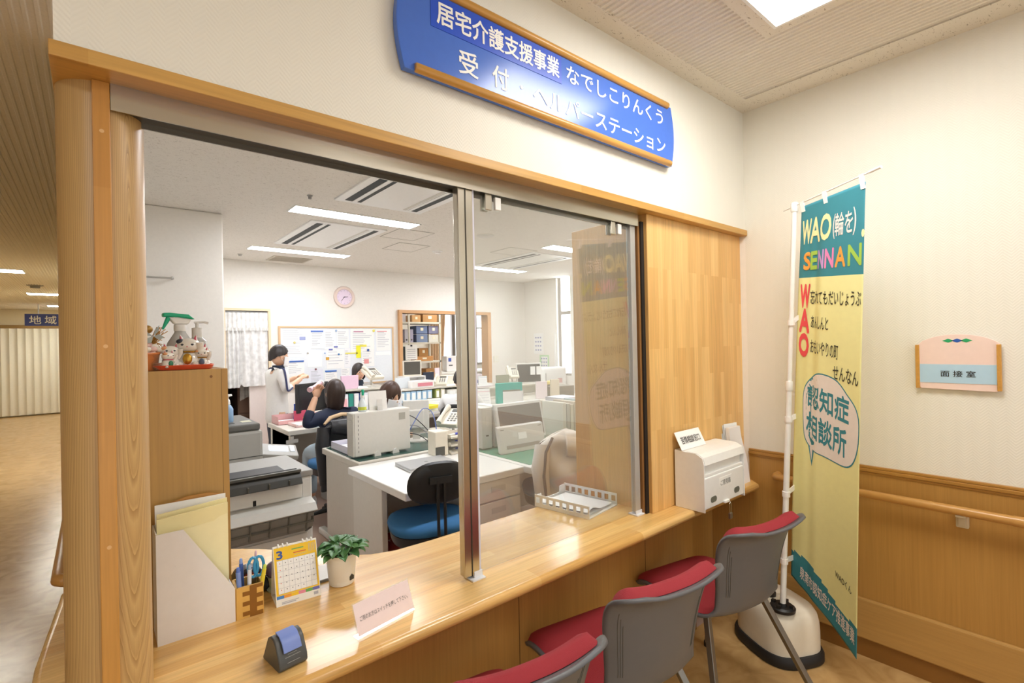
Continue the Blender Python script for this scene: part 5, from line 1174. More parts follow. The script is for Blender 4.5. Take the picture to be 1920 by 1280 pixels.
# clutter on the desk of the woman in navy
open_tray('the pink basket at the left end of the desk with pink trays', 1.56, 4.22, .7005, .30, .24, .08, M('basket_pink', 'E8B4B2', .5))
open_tray('the pink desk tray in front of the pink basket', 1.66, 3.93, .7005, .34, .26, .03, M('tray_pink', 'F0CDCB', .5))
slab('document', 'white sheet over the front edge of the desk of the woman in navy', 'paper', 1.72, 2.05, 3.68, 3.92, .7005, .002, paper_m, rz=.12)
slab('desk_pad', 'blue grey pad under the white sheet on the cluttered desk', 'pad', 1.56, 1.74, 3.67, 3.78, .7004, .004, M('pad_bluegrey', '9AA4B0', .5), rz=.1)
for nm, lb, cat, p, w, d, h, col in (('yellow_block', 'small yellow ornament in the pink desk tray', 'ornament', (1.62, 3.9, .722), .05, .05, .06, 'F0DC2E'), ('green_block', 'small green ornament in the pink desk tray', 'ornament', (1.77, 3.95, .722), .05, .05, .06, '9CCB7A'), ('framed_picture', 'little framed red picture among the pink trays', 'picture', (1.62, 4.10, .70), .12, .02, .13, 'C8506A'), ('pink_box', 'pink box right of the framed picture on the cluttered desk', 'box', (1.79, 4.06, .70), .16, .08, .10, 'F2B8B4'), ('pink_folder', 'pink folder standing below the black monitor', 'folder', (2.0, 3.98, .70), .14, .03, .22, 'F0B6BA'), ('picture_card', 'card with pastel pictures standing above the pink folder', 'card', (1.99, 4.06, .70), .16, .02, .27, 'E8DDE8'), ('toy_bear', 'small dark and white soft toy beside the pink tray', 'toy', (1.9, 3.90, .70), .07, .06, .07, '4A3A40')):
    boxy(nm, lb, cat, p, w, d, h, col, 'body')
for i, (col, dx, lb) in enumerate((('3E62C0', 0, 'blue'), ('4A4A8A', .06, 'dark violet'), ('5C86D8', .12, 'light blue'), ('7A4A8E', .18, 'purple'))):
    q = thing('pen', lb+' pen standing behind the pink trays', 'pen', (1.62+dx, 4.30, .70)); b = B(); b.tube([(0, 0, .0005), (0.01, 0, .16)], .009, 8); b.done('barrel', M('pn'+col, col, .4), q); b = B(); b.tube([(0.01, 0, .16), (0.012, 0, .18)], .011, 8); b.done('cap', M('pn'+col, col, .4), q)
boxy('photo_card', 'pink and blue chart card standing on the binder shelf', 'card', (2.20, 4.22, 1.001), .2, .02, .15, 'E9C9DC', 'card')
slab('papers', 'loose papers spread under the telephone on the binder shelf', 'papers', 2.28, 2.40, 4.18, 4.4, 1.0005, .012, paper_m)
boxy('desk_notice', 'white notice with blue lines leaning beside the long haired woman', 'notice', (2.55, 3.85, .70), .22, .02, .30, 'E9ECF2', 'sheet', D2R(15), None, [('lines', '7C8CB4', (-.07, .07, -.012, -.010, .12, .135))])
# store room contents
t = thing('steel_rack', 'steel rack with boxes and binders in the store room beyond the opening', 'rack', (5.0, 7.8, 0))
rk = M('rack_grey', 'D6D2C6', .45)
for z in (.30, .74, 1.15, 1.53, 1.935): B().bx(4.35, 5.50, 7.60, 8.05, z-.035, z).done('shelf_board', rk, t, w=True)
for x, y in ((4.35, 7.60), (4.76, 7.595), (5.47, 7.60), (4.35, 8.02), (5.47, 8.02)): B().bx(x, x+.035, y, y+.03, 0, 2.3).done('post', rk, t, w=True)
bx_ = [('white carton at the left of the top rack shelf', 4.40, .33, 1.935, .16, 'E2DCE2'), ('small brown carton on the top rack shelf', 4.86, .20, 1.935, .14, 'C79A66'), ('large brown carton on the top rack shelf', 5.10, .34, 1.935, .17, 'A97E50'),
 ('translucent blue box stacked upper on the second rack shelf', 4.95, .26, 1.70, .16, '6B7CA4'), ('translucent blue box lower on the second rack shelf', 4.95, .26, 1.53, .16, '7484A6'), ('blue box with pink contents at the right of the rack', 5.23, .24, 1.70, .16, '7F7F9E'), ('white lidded box at the right of the second rack shelf', 5.23, .24, 1.53, .15, 'D8D6D0'),
 ('brown carton on top of the flat box in the rack', 5.0, .22, 1.25, .16, 'A9783E'), ('flat brown carton on the third rack shelf', 4.93, .40, 1.15, .095, 'C08A52'), ('brown carton on the fourth rack shelf', 5.15, .25, .74, .25, 'B0804C')]
for lb, x, w, z, h, col in bx_: boxy('storage_box', lb, 'box', (x+w/2, 7.80, z), w-.01, .34, h, col, 'carton', 0, 'boxes on the steel rack', [('lid_label', 'E6DEC8', (-w*.12, w*.12, -.172, -.170, h*.4, h*.75))])
for i, col in enumerate(('8893A8', 'CFC9E0', 'DAD6E0', 'A9A6C0')): binder('%s file on the second rack shelf left of the blue boxes' % ('dark grey blue', 'lilac', 'pale lilac', 'violet grey')[i], 4.50+.11*i+(.03 if i > 1 else 0), 7.80, 1.53, .08, .28, .26, col, 'files on the second rack shelf', lab=False)
for i, col in enumerate(('E2DCD0', 'B8C0C4', 'C9D2D4')): binder('%s file on the third rack shelf left of the flat carton' % ('cream', 'grey', 'pale grey blue')[i], 4.50+.13*i, 7.80, 1.15, .09, .28, .30, col, 'files on the third rack shelf')
t = thing('hanging_notice', 'white notice hanging on the steel rack in the store room', 'notice', (4.80, 7.57, 1.45)); B().bx(-.13, .13, -.004, .0, -.26, .03).done('sheet', paper_m, t); B().bx(-.02, .02, -.006, -.004, .0, .03).done('clip', navy, t)
b = B()
for k in range(5): b.bx(-.09, .09, -.0052, -.0042, -.22+.04*k, -.21+.04*k)
b.done('print_lines', paper_print, t)
t = thing('window_curtain', 'beige curtain gathered at the left of the store room window', 'curtain', (6.40, 8.95, 0))
b = B(); b.sheet(lambda u, v: Vector((-.36+u*(.30+.12*v), .05*math.sin(u*30), .55+1.85*v)), 80, 8); b.done('drape', M('curtain_beige', 'D6B896', .85), t, smooth=80, solid=.004)
boxy('white_carton', 'white carton with a blue mark standing under the store room window', 'box', (6.3, 8.45, .865), .34, .3, .34, 'EFEDF0', 'carton', D2R(-12), None, [('mark', '4A62B8', (-.13, -.06, -.152, -.150, .22, .30)), ('print', '6A6A70', (-.12, -.03, -.152, -.150, .12, .15))])
desk(5.2, 7.6, 8.1, 8.85, .86, 'pale cabinet worktop under the store room window', desk_w, M('counter_cream', 'E6D9C4', .5))
t = thing('storage_crate', 'grey covered chair back by the right post of the opening', 'chair', (7.0, 7.6, 0)); b = B(); b.loft([superring((0, 0), .32*k, .2*k, z, 24, 3) for k, z in ((.9, 0), (1, .05), (1, .72), (.85, .92), (.5, .97))]); b.done('cover', M('cover_grey', '9A9CA6', .5, bump=.5, bscale=20), t, smooth=60)
boxy('blue_tray', 'dark blue tray on the bench in the opening', 'tray', (5.15, 6.02, .781), .26, .2, .05, '2F57A0', 'tray')
boxy('paper_pile', 'pile of pink and white papers behind the dark blue tray', 'papers', (5.35, 6.25, .781), .3, .12, .14, 'DDD0D6', 'sheets')
boxy('cream_bin', 'cream storage bin on the bench right of the beige monitor', 'bin', (4.75, 6.15, .781), .3, .2, .16, 'E2D8C6', 'bin')
boxy('navy_laptop_stand', 'dark navy board leaning beside the beige monitor', 'board', (4.28, 6.05, .781), .2, .03, .24, '2B3040', 'board')
boxy('pink_sheet', 'pale pink sheet standing beside the dark navy board', 'sheet', (4.47, 6.08, .781), .09, .02, .30, 'F0DDE0', 'sheet')
boxy('green_tray', 'pale green tray left of the beige monitor', 'tray', (3.66, 6.2, .0), .1, .2, .98, 'CFE0C4', 'tray') if False else None
# doorway: net curtain, dark closet contents
t = thing('lace_curtain', 'white lace curtain with a frilled valance hanging in the left doorway', 'curtain', (1.64, 6.43, 1.6))
lc = lace('lace_white', 'F1F0EE'); lc2 = lace('lace_valance', 'F5F4F1')
b = B(); b.sheet(lambda u, v: Vector((-.27+u*.53, -.03+.012*math.sin(u*60), .155+v*.22)), 90, 4); b.sheet(lambda u, v: Vector((-.27+u*.53, -.035+.016*math.sin(u*75), .125+v*.04)), 90, 2); b.done('valance', lc2, t, smooth=80)
for xa, xb, zb in ((-.27, -.08, -.66), (-.10, .255, -.65)):
    def cur(u, v, xa=xa, xb=xb, zb=zb):
        e = 1-.10*(1-v) if xa > -.2 else 1; zz = zb+(.16-zb)*v + (.05*max(0, abs(u-.5)*2-.75)/.25 if v < .2 else 0)
        return Vector((xa+(xb-xa)*u*(1 if xa > -.2 else 1-.02*(1-v)), -.015+.018*math.sin(u*22+v*.8), zz))
    b = B(); b.sheet(cur, 60, 20); b.done('panel', lc, t, smooth=80)
b = B(); b.tube([(-.275, -.01, .385), (.26, -.01, .385)], .008, 8); b.done('rod', grey_mid, t)
t = thing('net_scrap', 'short grey net cloth hanging below the lace curtain in the doorway', 'cloth', (1.66, 6.6, .96)); b = B(); b.sheet(lambda u, v: Vector((-.09+.2*u, .01*math.sin(u*20), -.22+.1*u+.4*v)), 20, 6); b.done('net', lace('net_grey', 'A9A49C'), t, smooth=80)
t = thing('wooden_chest', 'dark brown wooden drawers inside the curtained doorway', 'drawers', (1.58, 6.9, 0)); B().bx(-.02, .24, -.2, .2, 0, 1.05).done('body', M('brown_wood', '6E5646', .5), t)
for k in range(4): d = B().bx(-.01, .23, -.212, -.2, .08+.24*k, .3+.24*k).done('drawer', M('brown_wood2', '7C6250', .5), t, bevel=.004)
t = thing('towel_bar', 'short metal bar fixed on the left pier', 'bar', (.42, 3.86, 2.088)); b = B(); b.tube([(-.12, -.03, 0), (.10, -.03, 0)], .008, 10); b.ell((.10, -.03, 0), .014); b.tube([(.10, -.03, 0), (.10, .008, 0)], .008, 8); b.tube([(-.12, -.03, 0), (-.12, .008, 0)], .008, 8); b.done('bar', alu, t, smooth=60)
# wall clock
t = thing('wall_clock', 'round pink wall clock above the whiteboard', 'clock', (3.025, 6.44, 2.25)); Rc = Euler((D2R(90), 0, 0)).to_matrix()
b = B(); b.lathe([(.165, 0), (.17, .012), (.162, .032), (.14, .038), (.122, .030), (.119, .016), (.119, .004), (.165, 0)], n=48, rot=Rc); b.done('rim', M('clock_rim', 'E3CFC4', .3), t, smooth=50)
b = B(); b.lathe([(.12, .004), (.12, .018), (0, .018)], n=40, rot=Rc); b.done('dial', M('clock_dial', 'EAD8EA', .4), t)
for nm, a, l, w in (('hour_hand', 82, .058, .006), ('minute_hand', 218, .085, .004)):
    a = D2R(a); d = Vector((math.sin(a), 0, math.cos(a))); s = Vector((math.cos(a), 0, -math.sin(a)))
    o = Vector((0, -.0205, 0)); b = B(); b.add([o-s*w-d*.015, o+s*w-d*.015, o+s*w*.6+d*l, o-s*w*.6+d*l, o-s*w-d*.015+Y_*.002, o+s*w-d*.015+Y_*.002, o+s*w*.6+d*l+Y_*.002, o-s*w*.6+d*l+Y_*.002], [(0, 1, 2, 3), (7, 6, 5, 4), (0, 4, 5, 1), (1, 5, 6, 2), (2, 6, 7, 3), (3, 7, 4, 0)]); b.done(nm, ink, t)
b = B()
for k in range(12):
    a = k*math.pi/6; b.box((.1*math.sin(a), -.0185, .1*math.cos(a)), (.006, .001, .014), rot=Euler((0, a, 0)))
b.done('hour_marks', M('clock_marks', 'A9A2B8', .5), t)
t = thing('wall_switch', 'pale wall switch plate right of the timber framed opening', 'switch', (6.03, 6.44, 1.17)); B().bx(-.06, .06, -.010, .0, -.06, .06).done('plate', M('switch_plate', 'EDE9D8', .4), t, bevel=.002)
for sx in (-.025, .025):
    for sz in (-.022, .022): B().bx(sx-.012, sx+.012, -.014, -.010, sz-.01, sz+.01).done('rocker', white_pl, t)
for px0, px1, py0, py1, lb, col in ((1001, 1019, 625, 663, 'white notice sheet with blue figures on the window wall', 'C7CBE0'), (1012, 1030, 665, 698, 'green bordered notice below the white notice on the window wall', 'BEE0B4')):
    A = at(px0, py0, X=WX); C_ = at(px1, py1, X=WX); t = thing('wall_notice', lb, 'notice', (WX, (A.y+C_.y)/2, (A.z+C_.z)/2)); a, c = abs(A.y-C_.y)/2, abs(A.z-C_.z)/2
    B().bx(-.003, 0, -a, a, -c, c).done('sheet', paper_m if col[0] == 'C' else M('notice_green', col, .6), t)
    if col[0] == 'B': B().bx(-.0045, -.003, -a*.72, a*.6, -c*.8, c*.8).done('card', paper_m, t)
    b = B()
    for r in range(4):
        for k in range(3): b.bx(-.0055, -.0045, -a*.6+k*a*.5, -a*.6+k*a*.5+a*.28, -c*.7+r*c*.4, -c*.7+r*c*.4+c*.14)
    b.done('print', M('print_blue', '9AA0C4', .6), t)
# ---- whiteboard with papers
wbm = M('whiteboard', 'EAEFF4', .25)
t = thing('whiteboard', 'long white noticeboard in a pale timber frame on the back wall', 'whiteboard', (2.945, 6.44, 1.33))
B().bx(2.06, 3.83, 6.418, 6.437, .89, 1.77).done('surface', wbm, t, w=True)
for q in ((2.045, 3.845, 1.765, 1.79), (2.045, 3.845, .872, .897)): B().bx(q[0], q[1], 6.408, 6.437, q[2], q[3]).done('frame_rail', M('wb_frame', 'D6B48C', .45), t, w=True)
for q in ((2.045, 2.07), (3.82, 3.845)): B().bx(q[0], q[1], 6.408, 6.437, .8972, 1.7648).done('frame_post', M('wb_frame', 'D6B48C', .45), t, w=True)
WBZ = lambda px, py: (lambda p: (p.x, p.z))(at(px, py, Y=6.415))
rng = random.Random(11)
def wpaper(label, px0, py0, px1, py1, lines=6, col=None, head=None, k=0, dots=None, margin=.08):
    x0, z1 = WBZ(px0, py0); x1, z0 = WBZ(px1, py1); y = 6.4165-.0008*k
    t = thing('paper_notice', label, 'paper', ((x0+x1)/2, y, (z0+z1)/2), 0, 'papers on the whiteboard'); a, c = (x1-x0)/2, (z1-z0)/2
    B().bx(-a, a, -.0006, 0, -c, c).done('sheet', paper_m if not col else M('sheet_'+col, col, .7), t)
    if lines:
        b = B()
        for i in range(lines):
            z = c*(.72-1.5*i/max(1, lines)); w = rng.uniform(.5, 1)
            b.bx(-a*.82, -a*.82+a*1.64*w, -.0011, -.0006, z-.004, z+.004)
        b.done('print_lines', M('print_pale', 'C2C4CC', .7), t)
    if head:
        b = B(); b.bx(-a*.95, a*.95, -.006, -.0006, c-.012, c+.012); b.done('magnet_bar', M('mb_'+head, head, .4), t)
    return t
wpaper('handwritten white sheet in the top left corner of the whiteboard', 526, 616, 573, 642, 5, k=1)
wpaper('white table sheet under the handwritten sheet at the left of the whiteboard', 530, 646, 573, 668, 5, k=0)
wpaper('white sheet held by a blue bar beside the standing person on the whiteboard', 538, 678, 571, 704, 6, None, '3C68B4', 0)
wpaper('white sheet under the upper blue bar on the whiteboard', 582, 621, 607, 653, 8, None, '5A7CC8', 2)
wpaper('white text sheet right of the upper blue bar on the whiteboard', 608, 618, 630, 655, 9, k=1)
wpaper('second white text sheet in the upper middle of the whiteboard', 631, 617, 654, 652, 8, k=2)
wpaper('blank white envelope in the middle of the whiteboard', 576, 660, 604, 687, 0, 'FAFAFA', k=2)
wpaper('striped blue and red schedule hanging over the bottom edge of the whiteboard', 581, 692, 606, 724, 10, 'E4E6F0', None, 1)
wpaper('white sheet with two blue tabs in the centre of the whiteboard', 612, 655, 646, 690, 5, k=0)
wpaper('white sheet held by the lower blue bar on the whiteboard', 609, 696, 632, 713, 4, None, '4A78C4', 1)
wpaper('map like poster with red heading right of centre on the whiteboard', 657, 616, 702, 660, 10, 'F6F6F2', None, 0)
wpaper('white sheet with a small pink bar chart on the whiteboard', 678, 655, 702, 686, 6, None, None, 2)
wpaper('white text sheet at the right end of the whiteboard', 705, 617, 733, 657, 9, None, None, 0)
wpaper('narrow white strip below the right text sheet on the whiteboard', 704, 659, 733, 665, 0, 'FBFBFB', None, 1)
wpaper('white sheet behind the black haired woman on the whiteboard', 640, 690, 656, 712, 6, None, None, 1)
wpaper('grey white lined sheet right of the blue dot on the whiteboard', 646, 653, 657, 688, 8, 'F0F1F3', None, 0)
def wmark(name, label, cat, px, py, w, h, col, k=4, disc_=False):
    x, z = WBZ(px, py); t = thing(name, label, cat, (x, 6.4165-.0008*k, z))
    b = B()
    if disc_: b.lathe([(w/2, 0), (w/2, .006), (w*.4, .009), (0, .009)], n=20, rot=Rc)
    else: b.bx(-w/2, w/2, -.0022, 0, -h/2, h/2)
    b.done('body', M('mk_'+col, col, .5), t)
for args in (('note_strip', 'vertical bright yellow note on the whiteboard', 'note', 672, 659, .075, .20, 'F2EE32'), ('note_strip', 'thin yellow pointer strip left of the vertical yellow note', 'note', 659, 662, .2, .022, 'E9E06A'), ('note_strip', 'small slanted yellow note above the bar chart sheet', 'note', 681, 648, .11, .035, 'EFE45A'), ('pink_chart', 'small pink bar chart pasted on the white sheet', 'chart', 687, 677, .08, .075, 'E79A98'), ('blue_tab', 'left of the two blue tabs in the centre of the whiteboard', 'tab', 620, 655, .06, .022, '6F78C0'), ('blue_tab', 'right of the two blue tabs in the centre of the whiteboard', 'tab', 629.5, 650, .06, .022, '6F78C0'), ('red_heading', 'pink heading strip at the top right of the whiteboard', 'strip', 716, 621, .17, .016, 'E8A6A8'), ('red_heading', 'red heading strip of the map like poster', 'strip', 672, 621.5, .16, .018, 'C88FA8'), ('brown_note', 'small orange brown sticker in the middle of the whiteboard', 'sticker', 614, 672, .05, .045, 'D9A642'), ('blue_photo', 'small blue picture on the handwritten sheet', 'picture', 567, 634, .085, .05, '9FA8D2')): wmark(*args)
for args in (('magnet', 'blue round magnet above the bar chart sheet', 'magnet', 690, 656, .04, 0, '3C5CA0'), ('magnet', 'blue round magnet below the two blue tabs', 'magnet', 635, 664, .03, 0, '3F78B0'), ('magnet', 'small blue magnet left of the two blue tabs', 'magnet', 609, 662, .018, 0, '4F88C8'), ('magnet', 'pale blue magnet at the top middle of the whiteboard', 'magnet', 630, 620, .034, 0, '9AAFCF'), ('magnet', 'yellow round magnet at the top right of the whiteboard', 'magnet', 700.5, 620, .04, 0, 'E6DC62'), ('magnet', 'yellow magnet under the handwritten sheet', 'magnet', 552, 642, .034, 0, 'E8D98A'), ('magnet', 'dark red magnet on the striped schedule', 'magnet', 592, 692, .03, 0, '8A5A62'), ('magnet', 'grey clip magnet beside the blank envelope', 'magnet', 577, 662, .028, 0, 'B0AAA0')): wmark(*args, k=6, disc_=True)
# ================================================================ ornaments on the timber cabinet
OZ = 1.4217
t = thing('red_tray', 'flat orange red tray on top of the timber cabinet', 'tray', (.205, .53, OZ), D2R(-2))
b = B()
b.loft([superring((0, 0), .078*k, .085*k, z, 40, 5) for k, z in ((.90, .0004), (.92, .002), (1.0, .013), (.985, .014), (.9, .005), (.3, .0035))]); b.done('tray', M('tray_red', 'E8603E', .4), t, smooth=40)
TZ = OZ+.0048
t = thing('trigger_spray', 'clear spray bottle with a green trigger on the red tray', 'spray bottle', (.205, .57, TZ), D2R(180+12))
clearb = M('clear_bottle', 'DDDCD8', .12, trans=.35, namt=.02)
b = B(); b.lathe([(.036, 0), (.040, .004), (.041, .05), (.034, .075), (.016, .105), (.0135, .112)], n=28, sy=.7); b.done('bottle', clearb, t, smooth=40)
b = B(); b.lathe([(.0155, .110), (.0165, .113), (.0165, .128), (.0145, .131)], n=20); b.done('collar', M('spray_white', 'EDEBE6', .4), t, smooth=40)
b = B(); b.prism([(-.020, .131), (.016, .131), (.030, .150), (.018, .153), (-.03, .147)], (0, -.010, 0), X_, Z_, (0, .02, 0)); b.done('neck', M('spray_white', 'EDEBE6', .4), t, bevel=.004)
b = B(); b.prism([(-.040, .147), (-.022, .162), (.028, .166), (.046, .165), (.046, .152), (.032, .153), (.005, .153)], (0, -.0105, 0), X_, Z_, (0, .021, 0)); b.done('trigger_head', M('spray_green2', '17B184', .35), t, bevel=.004)
b = B(); b.tube([(.030, 0, .152), (.036, 0, .138), (.046, 0, .116)], [.007, .006, .003], 8); b.done('trigger', M('spray_green2', '17B184', .35), t, smooth=60)
t = thing('pump_bottle', 'clear pump bottle behind the green trigger spray on the cabinet', 'pump bottle', (.262, .66, OZ))
b = B(); b.lathe([(.024, 0), (.027, .004), (.027, .085), (.014, .098)], n=24); b.done('bottle', clearb, t, smooth=40)
b = B(); b.lathe([(.0155, .097), (.0155, .128), (.005, .130), (.005, .146), (0, .147)], n=20); b.tube([(-.008, 0, .146), (.02, 0, .148), (.032, 0, .144)], .0038, 8); b.done('pump', M('spray_white', 'EDEBE6', .4), t, smooth=40)
porc = M('porcelain', 'EFEBE2', .12, coat=.8, namt=.05, nscale=30)
gold = M('gold_paint', 'C89B3C', .25, .7); pinkp = M('cat_pink', 'C9566A', .4); darkp = M('cat_dark', '2E3440', .3); patch = M('cat_patch', 'E3A878', .2); bluep = M('cat_blue', '5D6B82', .3); greenp = M('cat_green', '2C7A58', .3)
def lucky_cat(label, loc, rz, s, extras=0):
    t = thing('cat_figurine', label, 'figurine', loc, rz, 'lucky cat figurines on the red tray')
    b = B(); b.lathe([(.016*s, 0), (.022*s, .003*s), (.023*s, .016*s), (.018*s, .03*s), (.010*s, .038*s)], n=24, sy=.85); b.done('body', porc, t, smooth=60)
    b = B(); b.ell((0, -.002*s, .048*s), (.023*s, .018*s, .0165*s), 24, 14); b.done('head', porc, t, smooth=80)
    for sx in (-1, 1):
        b = B(); b.tube([(sx*.012*s, -.001*s, .058*s), (sx*.015*s, -.001*s, .072*s)], [.006*s, .0006*s], 8); e = b.done('ear', porc, t, smooth=40)
        b = B(); b.tube([(sx*.0125*s, -.0045*s, .060*s), (sx*.0148*s, -.003*s, .070*s)], [.0035*s, .0004*s], 6); b.done('inner_ear', pinkp, e)
        b = B(); b.ell((sx*.009*s, -.018*s, .050*s), (.0032*s, .0016*s, .0022*s), 10, 6); b.done('eye', darkp, t)
        b = B(); b.ell((sx*.014*s, -.015*s, .008*s), (.007*s, .009*s, .006*s), 12, 8); b.done('paw', porc, t, smooth=60)
    b = B(); b.tube([(.017*s, -.006*s, .028*s), (.024*s, -.010*s, .042*s), (.023*s, -.012*s, .054*s)], [.006*s, .006*s, .007*s], 10); b.done('raised_paw', porc, t, smooth=60)
    b = B(); b.ell((0, -.0205*s, .0455*s), (.0016*s, .001*s, .001*s), 8, 6); b.done('nose', pinkp, t)
    b = B(); b.tube([(.0155*s*math.cos(q), -.002*s+.0135*s*math.sin(q), .0345*s) for q in [k*math.pi/10 for k in range(21)]], .0022*s, 6); b.done('collar', gold if extras != 1 else pinkp, t)
    b = B(); b.ell((0, -.0195*s, .019*s), (.009*s, .004*s, .012*s), 14, 8); b.done('koban_coin', gold if extras == 0 else (bluep if extras == 2 else greenp), t, smooth=60)
    b = B(); b.ell((-.014*s, -.008*s, .057*s), (.008*s, .009*s, .006*s), 12, 8); b.done('patch', darkp if extras == 0 else patch, t, smooth=60)
lucky_cat('largest white lucky cat figurine in the centre of the red tray', (.218, .505, TZ), D2R(-14), 1.36, 0)
lucky_cat('medium lucky cat with a red collar left of the largest on the red tray', (.172, .495, TZ), D2R(-4), 1.02, 1)
lucky_cat('small lying lucky cat at the front left of the red tray', (.163, .468, TZ), D2R(25), .74, 1)
lucky_cat('small lucky cat with gold ears at the right of the red tray', (.252, .49, TZ), D2R(-18), .84, 2)
lucky_cat('colourful round lucky cat behind the right small one', (.254, .54, TZ), D2R(-30), 1.0, 2)
t = thing('flower_pot_ornament', 'orange pot of dried flowers with a wire butterfly beside the pillar', 'ornament', (.118, .50, OZ))
b = B(); b.lathe([(.021, 0), (.024, .004), (.029, .045), (.031, .047), (.031, .052), (.026, .052)], n=28); b.done('pot', M('pot_orange', 'E08A50', .2, coat=.5), t, smooth=40)
b = B(); rng = random.Random(5)
for i in range(16):
    a = i*2.4; r = .03*math.sqrt(i/16); b.ell((r*math.cos(a), r*math.sin(a), .06+.012*(1-r/.03)+rng.uniform(-.004, .006)), (.012, .012, .008), 8, 6, rng.choice((0, 0, 1)))
b.done('flowers', [M('flower_white', 'EFE9DC', .8), M('flower_pink', 'E8C4BC', .8)], t, smooth=60)
b = B()
for i in range(26):
    a = rng.uniform(-.6, 1.6); b.tube([(0, 0, .06), (.02*math.cos(a), -.01, .07+rng.uniform(0, .03)), (.03*math.cos(a)+rng.uniform(0, .02), -.012+rng.uniform(-.01, .01), .065+rng.uniform(0, .06))], .0011, 4)
b.done('straw', M('straw_gold', 'B8873A', .6), t)
b = B()
for sx, sz in ((1, 1), (-1, 1), (1, -1), (-1, -1)): b.prism([(0, 0), (sx*.016, sz*.004+.004), (sx*.024, sz*.018+.006), (sx*.010, sz*.016)], (.012, -.03, .098), Vector((.9, -.2, .35)), Vector((-.3, 0, .95)), (0, .0015, 0))
b.done('butterfly', M('butterfly_grey', 'A9B4B4', .4), t)
b = B(); b.ell((.0, 0, .118), (.014, .012, .012), 12, 8); b.done('gold_ball', M('gold_leaf', 'A9803A', .4, .4), t, smooth=60)
t = thing('wrapped_pot', 'small brown pot in clear wrap between the orange pot and the cats', 'ornament', (.142, .475, OZ)); b = B(); b.lathe([(.010, 0), (.012, .003), (.014, .02), (.010, .022)], n=18); b.done('pot', M('pot_brown', '9A5A2C', .3), t, smooth=40)
b = B(); b.lathe([(.015, .001), (.018, .02), (.009, .034), (.016, .044)], n=18); b.done('wrap', clear, t, smooth=60)
# ================================================================ people
skin_m = M('skin', 'E3B595', .5, nscale=20, namt=.05); lip_m = M('lips', 'C07A70', .5); eye_w = M('eye_white', 'F0ECE8', .3); eye_d = M('eye_dark', '2A1E1A', .3)
mask_m = M('face_mask', 'EFF0F2', .8)
def skin_mesh(V, E, root=0, sub=2):
    """one continuous surface grown over a skeleton; V: (point, radius)"""
    me = bpy.data.meshes.new('s'); me.from_pydata([tuple(p) for p, r in V], E, []); ob = bpy.data.objects.new('s', me); COL.objects.link(ob)
    md = ob.modifiers.new('k', 'SKIN'); md.branch_smoothing = .4; md.use_smooth_shade = True
    lay = me.skin_vertices[0] if len(me.skin_vertices) else None
    if lay is None:
        bm = bmesh.new(); bm.from_mesh(me); bm.verts.layers.skin.verify(); bm.to_mesh(me); bm.free(); lay = me.skin_vertices[0]
    for i, (p, r) in enumerate(V):
        lay.data[i].radius = (r, r) if not isinstance(r, tuple) else r
        lay.data[i].use_root = (i == root)
    s2 = ob.modifiers.new('u', 'SUBSURF'); s2.levels = sub; s2.render_levels = sub
    bpy.context.view_layer.update(); dg = bpy.context.evaluated_depsgraph_get()
    out = bpy.data.meshes.new_from_object(ob.evaluated_get(dg)); bpy.data.objects.remove(ob); bpy.data.meshes.remove(me); return out
def head(b, c, R, s=1.0, mask=False):
    """head with face looking along the local +Y of R; returns the head-to-world function"""
    P = lambda x, y, z: c + R @ Vector((x*s, y*s, z*s))
    n, k = 28, 20; vs = []; fs = []
    for i in range(k+1):
        th = math.pi*i/k
        for j in range(n):
            a = 2*math.pi*j/n; x, y, z = math.sin(th)*math.cos(a), math.sin(th)*math.sin(a), -math.cos(th)
            jaw = max(0, -z)**1.6
            X = .074*x*(1-.30*jaw); Yy = (.092*y*(1-.10*jaw) if y > 0 else .096*y*(1-.22*jaw)) + (.012*jaw if y > 0 else 0); Zz = .112*z
            if y > .6 and -.35 < z < .25: Yy -= .004*(1-abs(x)*1.5)
            vs.append(P(X, Yy, Zz))
    for i in range(k):
        for j in range(n):
            j2 = (j+1) % n; fs.append((i*n+j, i*n+j2, (i+1)*n+j2, (i+1)*n+j))
    b.add(vs, fs, 0)
    b.tube([P(0, .088, .018), P(0, .098, -.002), P(0, .108, -.020), P(0, .094, -.030)], [.006*s, .008*s, .012*s, .007*s], 8, 0)
    for sx in (-1, 1):
        Rr = R
        b.ell(P(sx*.030, .080, .008), (.013*s, .007*s, .0065*s), 12, 8, 2, rot=R); b.ell(P(sx*.030, .0855, .008), (.0062*s, .003*s, .006*s), 10, 6, 3, rot=R)
        b.tube([P(sx*.014, .087, .028), P(sx*.032, .085, .032), P(sx*.048, .073, .026)], [.002*s, .003*s, .0015*s], 6, 3)
        b.ell(P(sx*.076, -.004, -.006), (.008*s, .018*s, .030*s), 10, 8, 0, rot=R)
    b.ell(P(0, .087, -.056), (.022*s, .008*s, .006*s), 12, 6, 1, rot=R)
    return P
